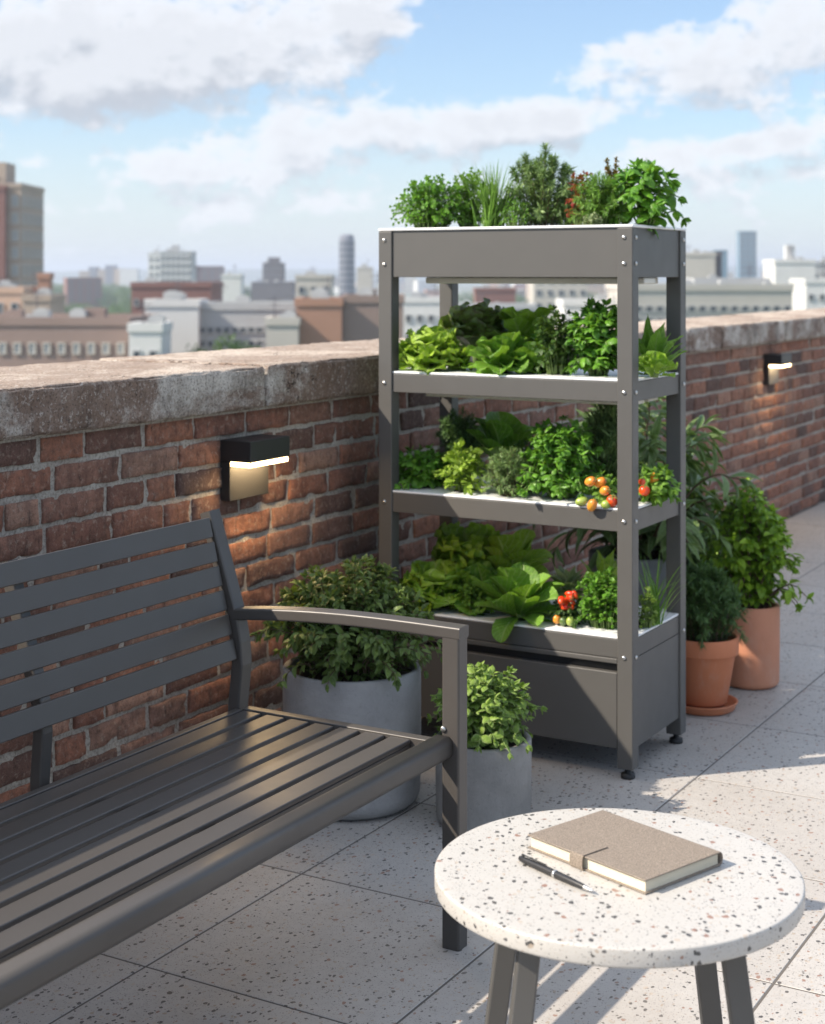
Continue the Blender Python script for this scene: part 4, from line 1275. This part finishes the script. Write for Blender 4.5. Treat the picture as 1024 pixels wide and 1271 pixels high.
bd('stepped_tower', 'dark stepped tower upper shaft with rounded crown', 326, 352, 328, 806, 10, 'dark', bump=[(0, 6, 3.6)], wins=(4, 6, 1.2, 1.5, 3.4, 'win'))
# rounded dark tower
X, Yc = (430.5 - 512) / FOC * 900, 900
x, y = cam2w(X, Yc); t = thing('round_tower', 'tall slim dark rounded tower left of the plant rack', 'building', (x, y, GZ), R_(30))
g = Geo(); Hh = top_at(291, 900) - GZ; lathe(g, [(0, 0), (4.6, 0), (4.6, Hh - 4), (4.2, Hh - 1.5), (3.2, Hh), (0, Hh)], 32); obj('wall', g, FM['slate'], t)
for i in range(11):
    g = Geo(); z = Hh - 6 - i * 3.6; lathe(g, [(4.62, z), (4.7, z + .05), (4.7, z + 1.3), (4.62, z + 1.35)], 32); obj('window_band', g, M['win'], t)
bd('pale_building', 'pale cream building with one large window beside the brick block', 367, 411, 346, 300, 10, 'cream', wins=(3, 2, 1.2, 1.5, 2.8, 'win'))
bd('cream_tower', 'cream block right of the rounded tower', 443, 462, 334, 600, 9, 'cream')
bd('orange_block', 'orange brown brick building just left of the plant rack', 367, 424, 380, 160, 10, 'orange', side=None)
bd('orange_block', 'darker brown brick wing beside the orange brown building', 424, 500, 376, 161, 12, 'brown', bump=[(.2, 2.2, 1.4)])
bd('low_house', 'low cream roofed house under the pale building', 330, 370, 404, 158, 6, 'cream')
# seen through the rack
bd('white_block', 'white block seen through the left of the rack top opening', 500, 556, 376, 220, 9, 'white', wins=(4, 2, .9, 1.1, 2.6, 'win'))
bd('brick_block', 'reddish block seen through the middle of the rack', 590, 640, 362, 330, 9, 'red')
bd('cream_tower', 'cream high block seen through the rack near its front post', 662, 730, 336, 380, 12, 'cream', wins=(5, 3, 1.3, 1.5, 3.2, 'win'))
bd('grey_block', 'grey low block seen through the middle of the rack', 560, 665, 384, 240, 10, 'grey', wins=(8, 2, .9, 1.1, 2.6, 'win'))
bd('white_block', 'white low block seen through the right part of the rack', 700, 790, 380, 200, 10, 'white', wins=(6, 2, .9, 1.1, 2.6, 'win'))
# right of the rack
bd('long_building', 'long cream building with two rows of dark windows behind the wall at right', 785, 985, 361, 190, 18, 'cream', rot=3, wins=(15, 3, .95, .85, 1.45, 'win'))
bd('roof_building', 'pale roof storey on top of the long cream building', 862, 955, 353, 197, 8, 'grey', rot=3)
bd('cream_tower', 'cream block behind the long building right beside the rack', 850, 888, 318, 330, 9, 'cream', wins=None)
bd('dark_slab', 'dark narrow slab next to the cream block at right', 880, 896, 317, 334, 6, 'dark')
bd('glass_tower', 'small pale blue glass tower behind the cream block', 888, 903, 312, 900, 8, 'blueglass')
bd('glass_tower', 'tallest slim blue glass tower on the right skyline', 918, 939, 288, 1200, 12, 'blueglass', wins=(3, 9, 3.2, 2.0, 4.2, 'win'), side=(3, 9, 3, 2, 4.2, 'win'))
bd('white_tower', 'white block with small roof chimney at the right edge', 962, 1012, 327, 300, 10, 'white', bump=[(-.2, 1.8, 3.6)])
bd('grey_block', 'grey wing behind the white block at the right edge', 1003, 1040, 329, 312, 10, 'grey', wins=(3, 4, .9, 1.2, 2.6, 'win'))
bd('white_block', 'pale low block at the far right edge of the skyline', 1000, 1080, 352, 250, 10, 'white', wins=(6, 2, .9, 1.1, 2.6, 'win'))
# distant cluster
for i, (a, b, yt) in enumerate(((98, 112, 337), (110, 120, 332), (121, 131, 335), (130, 142, 330), (140, 155, 334))):
    bd('far_block', 'one of a hazy cluster of grey lilac blocks on the horizon at left', a, b, yt, 1900, 20, 'slate' if i % 2 else 'tan', group='hazy cluster of blocks on the left horizon')
for i in range(34):
    pc = CR.choice([CR.uniform(60, 480), CR.uniform(480, 800), CR.uniform(850, 1060)]); Y = CR.uniform(900, 2600); mt = CR.choice(['white', 'cream', 'grey', 'slate', 'tan', 'red'])
    building('mid_rise', 'far off %s mid rise block standing near the hazy horizon' % dict(slate='slate blue', tan='tan', red='reddish').get(mt, mt), pc, Y, CR.uniform(14, 34), 16, GZ + CR.uniform(16, 34), mt, rot=CR.choice([0, 20, -25]),
             wins=((4, 4, 2.2, 1.5, 3.4, 'win') if Y < 1700 else None), group='%s mid rise blocks near the horizon' % mt)
nm = dict(white='white', cream='cream', grey='grey', red='reddish', tan='tan', orange='orange brown')
for i in range(120):
    Y = CR.choice([CR.uniform(430, 900), CR.uniform(700, 1500), CR.uniform(1400, 3200)])
    pc = CR.uniform(-240, 1290)
    if 60 < pc < 166 and Y < 900: continue
    mt = CR.choice(['white', 'cream', 'grey', 'red', 'tan', 'orange', 'white', 'cream'])
    w = CR.uniform(9, 26) * (1 if Y < 1400 else 1.6); h = CR.choice([CR.uniform(4, 9), CR.uniform(7, 15)]) * (1 if Y < 1400 else 1.35)
    building('city_house', 'small %s building far off among the hazy rooftops' % nm[mt], pc, Y, w, w * CR.uniform(.6, 1.2), GZ + h, mt, rot=CR.choice([-20, 10, 35, 0]),
             wins=((max(2, int(w / 4)), 2 if h > 7 else 1, 1.3, 1.5, 3, 'win') if Y < 700 else None), group='%s buildings among the hazy rooftops' % nm[mt])

# ground, hills
x, y = cam2w(0, 0)
g = Geo(); ns = 48; V = [(0, 0, GZ)] + [(9500 * math.cos(2 * PI * i / ns), 9500 * math.sin(2 * PI * i / ns), GZ) for i in range(ns)]
g.addm(V, [[0, 1 + i, 1 + (i + 1) % ns] for i in range(ns)])
t = NT('city_ground'); c = t.coord()
n = t.noise(c, .006, 6, .7); n2 = t.n('ShaderNodeTexVoronoi', Scale=.03, Vector=c).outputs['Color']
col = t.mix(t.ramp(n, [(.47, 0), (.60, 1)]), (.05, .10, .03), t.mix(t.n('ShaderNodeSeparateColor', Color=n2).outputs[0], (.16, .15, .14), (.32, .30, .28)))
M['ground'] = t.out(t.pbr(Base__Color=col, Roughness=.95))
obj('ground', g, M['ground'])['kind'] = 'structure'
g = Geo(); V = []; F = []; k = 0
nA = 160; ring = [(5200, -26.5), (5900, 8), (6600, 22), (7400, 14), (8200, -27)]
for r, z in ring:
    for i in range(nA):
        a = 2 * PI * i / nA
        hh = z if z < -20 else z + 12 * math.sin(a * 7 + r * .001) + 7 * math.sin(a * 17 + 1) - 4
        V.append((r * math.cos(a), r * math.sin(a), hh))
for j in range(len(ring) - 1):
    for i in range(nA): F.append([j * nA + i, j * nA + (i + 1) % nA, (j + 1) * nA + (i + 1) % nA, (j + 1) * nA + i])
g.add(V, F)
t = NT('wooded_hills'); c = t.coord()
M['hills'] = t.out(t.pbr(Base__Color=t.mix(t.noise(c, .01, 6, .7), (.025, .05, .03), (.07, .10, .05)), Roughness=.95))
obj('hills', g, M['hills'], smooth=True)['kind'] = 'structure'


def crown_geo(seed, R, H, n, lf):
    rng = np.random.default_rng(seed); g = Geo(); T = temps('treeleaf', 4, nu=1, nv=2, w=.7, shape='ovate', droop=.4, fold=0)
    nc = 16; cc = rng.normal(0, .42, (nc, 3)) * [R, R, H * .5]; cr = rng.uniform(.25, .5, nc) * R
    k = rng.integers(0, nc, n); d = norm(rng.normal(0, 1, (n, 3))); p = cc[k] + d * (cr[k] * rng.uniform(.6, 1.08, n))[:, None]
    p[:, 2] = np.maximum(p[:, 2], -H * .5)
    scatter(g, T, p, norm(rng.normal(0, 1, (n, 3))), d + rng.normal(0, .4, (n, 3)), rng.uniform(.7, 1.3, n) * lf, rng)
    return g


TREES = []


def tree(px, Y, R, top, label, group=None, src=None, n=1400, seed=0):
    x, y = cam2w((px - 512) / FOC * Y, Y)
    t = thing('tree', label, 'tree', (x, y, GZ), CR.uniform(0, 6), group)
    H = top - GZ
    if src is None:
        c = obj('crown', crown_geo(seed, R, R * 1.5, n, R * .13), LM['tree'], t, loc=(0, 0, H - R))
        g = Geo(); ps = [(0, 0, 0), (.1, 0, H * .4), (-.1, .1, H - R)]
        sweep(g, ps, circ(1, 8), up=(0, 1, 0), scale=[R * .09, R * .07, R * .02])
        for i in range(6):
            a = i * 2.4; sweep(g, [(0, 0, H * .35 + i * .4), (math.cos(a) * R * .35, math.sin(a) * R * .35, H - R), (math.cos(a) * R * .7, math.sin(a) * R * .7, H - R * .5)], circ(1, 5), up=(0, 1, .1), scale=[R * .04, R * .03, R * .01])
        obj('trunk', g, M['wood_stem'], t, True)
    else:
        for ch in src.children:
            c = ch.copy(); COL.objects.link(c); c.parent = t
        t.scale = (R / src['rad'],) * 3
        t.location.z = top - (src['h']) * R / src['rad'] if top - (src['h']) * R / src['rad'] < GZ else GZ
    return t


a = tree(222, 148, 3.0, top_at(421, 148), 'round green tree in front of the white block', n=2200, seed=1)
b = tree(305, 150, 3.6, top_at(417, 150), 'broad green tree below the grey office block', n=2200, seed=2)
del_keys = None
proto = tree(560, 300, 6.0, GZ + 13, 'green tree beside the white block seen through the rack', n=1400, seed=3); proto_h = 13.0
for i in range(120):
    Y = CR.uniform(620, 2300) if i < 80 else CR.uniform(400, 1300)
    px = CR.uniform(56, 172) if i < 80 else CR.uniform(170, 900)
    x, y = cam2w((px - 512) / FOC * Y, Y)
    lb, gr = (('one of many trees in the green belt between left tower and twin tower', 'trees of the green belt at left') if i < 80 else ('one of the scattered far trees between city roofs', 'scattered far city trees'))
    t = thing('tree', lb, 'tree', (x, y, GZ), CR.uniform(0, 6), gr)
    s = CR.uniform(.8, 1.2) * (1 if Y < 900 else 1.3); t.scale = (s * 1.5, s * 1.5, s)
    for ch in proto.children:
        c = ch.copy(); COL.objects.link(c); c.parent = t

# ---------------------------------------------------------------- haze
t = NT('haze')
vo = t.n('ShaderNodeVolumePrincipled'); vo.inputs['Color'].default_value = (.80, .88, 1, 1); vo.inputs['Density'].default_value = HAZE; vo.inputs['Anisotropy'].default_value = .2
M['haze'] = t.out(None, vo.outputs[0])
hz = obj('haze', bx(-9800, 9800, -9800, 9800, GZ - 1.2, 62), M['haze']); hz['kind'] = 'stuff'

# ---------------------------------------------------------------- sky
SUN_A = R_(45)              # light travels towards +x,+y
SLOPE = 1.13 * .7071 / 1.0
ELEV = math.atan(1.13 / math.sqrt(2))
w = bpy.data.worlds.new('World'); SC.world = w; w.use_nodes = True
t = NT('w', w)
sky = t.n('ShaderNodeTexSky', _sky_type='NISHITA', _sun_disc=False, _sun_elevation=ELEV, _sun_rotation=R_(225), _air_density=1.0, _dust_density=.6, _ozone_density=1.5, _altitude=50)
tc = t.n('ShaderNodeTexCoord').outputs['Generated']
sp = t.n('ShaderNodeSeparateXYZ', Vector=tc)
dx, dy, dz = sp.outputs
rt = t.math('ADD', t.math('MULTIPLY', dx, C30), t.math('MULTIPLY', dy, S30))
fw = t.math('ADD', t.math('MULTIPLY', dx, -S30), t.math('MULTIPLY', dy, C30))
U = t.math('ARCTAN2', rt, fw)
hyp = t.math('SQRT', t.math('ADD', t.math('MULTIPLY', rt, rt), t.math('MULTIPLY', fw, fw)))
Vv = t.math('ARCTAN2', dz, hyp)
# photo-like cumulus layout given as bearings (U) and elevations (V) in the sky
BL = [(150, 95, 270, 50, .8), (300, 50, 170, 50, .7), (450, 25, 60, 45, .6), (60, 30, 150, 45, .5), (40, 85, 150, 40, .5), (620, 45, 95, 50, -.8), (330, 118, 120, 16, -.4), (560, 100, 100, 20, -.5), (60, 178, 90, 18, -.25),
      (880, 85, 130, 45, .8), (1010, 40, 120, 50, .6), (770, 15, 110, 25, -.6), (560, 160, 160, 27, .7), (400, 180, 130, 32, .6), (230, 215, 140, 26, .5), (700, 145, 80, 20, .6), (985, 170, 40, 20, .7), (830, 190, 60, 18, .5), (915, 185, 30, 14, .45), (880, 160, 70, 10, -.5), (330, 255, 260, 22, .35), (900, 235, 160, 20, .3), (1000, 220, 60, 14, .3), (60, 290, 200, 20, -.2), (640, 290, 300, 20, -.1)]


def field(U, V):
    cv = t.n('ShaderNodeCombineXYZ', X=U, Y=t.math('MULTIPLY', V, 1.45), Z=.37)
    n1 = t.noise(cv, 21, 9, .6, .1)
    n2 = t.noise(cv, 58, 7, .62)
    f = t.math('ADD', t.math('MULTIPLY', t.math('SUBTRACT', n1, .5), 2.3), t.math('MULTIPLY', t.math('SUBTRACT', n2, .5), 1.5))
    for (px, py, sx, sy, a) in BL:
        u0 = math.atan((px - 512) / FOC); v0 = math.atan((340 - py) / FOC)
        a1 = t.math('POWER', t.math('ABSOLUTE', t.math('DIVIDE', t.math('SUBTRACT', U, u0), sx / FOC)), 2)
        a2 = t.math('POWER', t.math('ABSOLUTE', t.math('DIVIDE', t.math('SUBTRACT', V, v0), sy / FOC)), 2)
        e = t.math('EXPONENT', t.math('MULTIPLY', t.math('ADD', a1, a2), -1))
        f = t.math('MULTIPLY_ADD', e, a, f)
    return f


f0 = field(U, Vv)
f1 = field(t.math('SUBTRACT', U, .006), t.math('ADD', Vv, .016))
cov = t.ramp(f0, [(.10, 0), (.26, .5), (.48, .93), (.8, 1)])
lit = t.ramp(t.math('SUBTRACT', f0, f1), [(-.55 + .5, 0), (.5, .5), (.5 + .4, 1)]) if False else t.ramp(t.math('MULTIPLY_ADD', t.math('SUBTRACT', f0, f1), .8, .55), [(.05, 0), (.62, 1)])
thick = t.ramp(f0, [(.3, 0), (1.2, 1)])
ccol = t.mix(lit, (CLOUD_D[0], CLOUD_D[1], CLOUD_D[2]), (CLOUD_L[0], CLOUD_L[1], CLOUD_L[2]))
ccol = t.mix(t.math('MULTIPLY', thick, .35), ccol, tuple(x * .95 for x in CLOUD_D))
skyc = t.mix(1.0, sky.outputs[0], SKYTINT, 'MULTIPLY')
# thin high veil whitening the lower sky
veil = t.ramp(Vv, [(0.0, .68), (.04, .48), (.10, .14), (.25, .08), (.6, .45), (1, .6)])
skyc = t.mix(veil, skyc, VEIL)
col = t.mix(t.math('MULTIPLY', cov, .96), skyc, ccol)
below = t.math('LESS_THAN', Vv, -.001)
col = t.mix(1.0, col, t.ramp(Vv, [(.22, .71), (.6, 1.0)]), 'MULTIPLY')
col = t.mix(1.0, col, (1.24, 1.26, 1.30), 'MULTIPLY')
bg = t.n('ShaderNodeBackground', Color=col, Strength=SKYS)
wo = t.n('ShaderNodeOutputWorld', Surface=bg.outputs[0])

sl = bpy.data.lights.new('sun', 'SUN'); sl.energy = SUNE; sl.angle = R_(.5); sl.color = (1, .885, .74)
so = bpy.data.objects.new('sun', sl); COL.objects.link(so)
dv = Vector((1, 1, -1.13)).normalized()
so.rotation_euler = dv.to_track_quat('-Z', 'Y').to_euler(); so.location = (-3, -3, 8)

cam = bpy.data.cameras.new('camera'); co = bpy.data.objects.new('camera', cam); COL.objects.link(co)
co.location = (CAMX, 0, CAMH); co.rotation_euler = (R_(90), 0, R_(30))
cam.sensor_fit = 'HORIZONTAL'; cam.sensor_width = 36; cam.lens = 36 * FOC / 1024
cam.shift_y = -295.5 / 1024; cam.shift_x = 0
cam.clip_start = .05; cam.clip_end = 30000
cam.dof.use_dof = True; cam.dof.focus_distance = 3.2; cam.dof.aperture_fstop = 6.3
SC.camera = co
SC.view_settings.view_transform = 'Standard'; SC.view_settings.look = 'None'; SC.view_settings.exposure = EXPO; SC.view_settings.gamma = 1
SC.cycles.volume_step_rate = 1; SC.cycles.volume_bounces = 0
SC.cycles.max_bounces = 8; SC.cycles.diffuse_bounces = 4; SC.cycles.transparent_max_bounces = 8
SC.cycles.use_denoising = True
SC.cycles.sample_clamp_indirect = 6
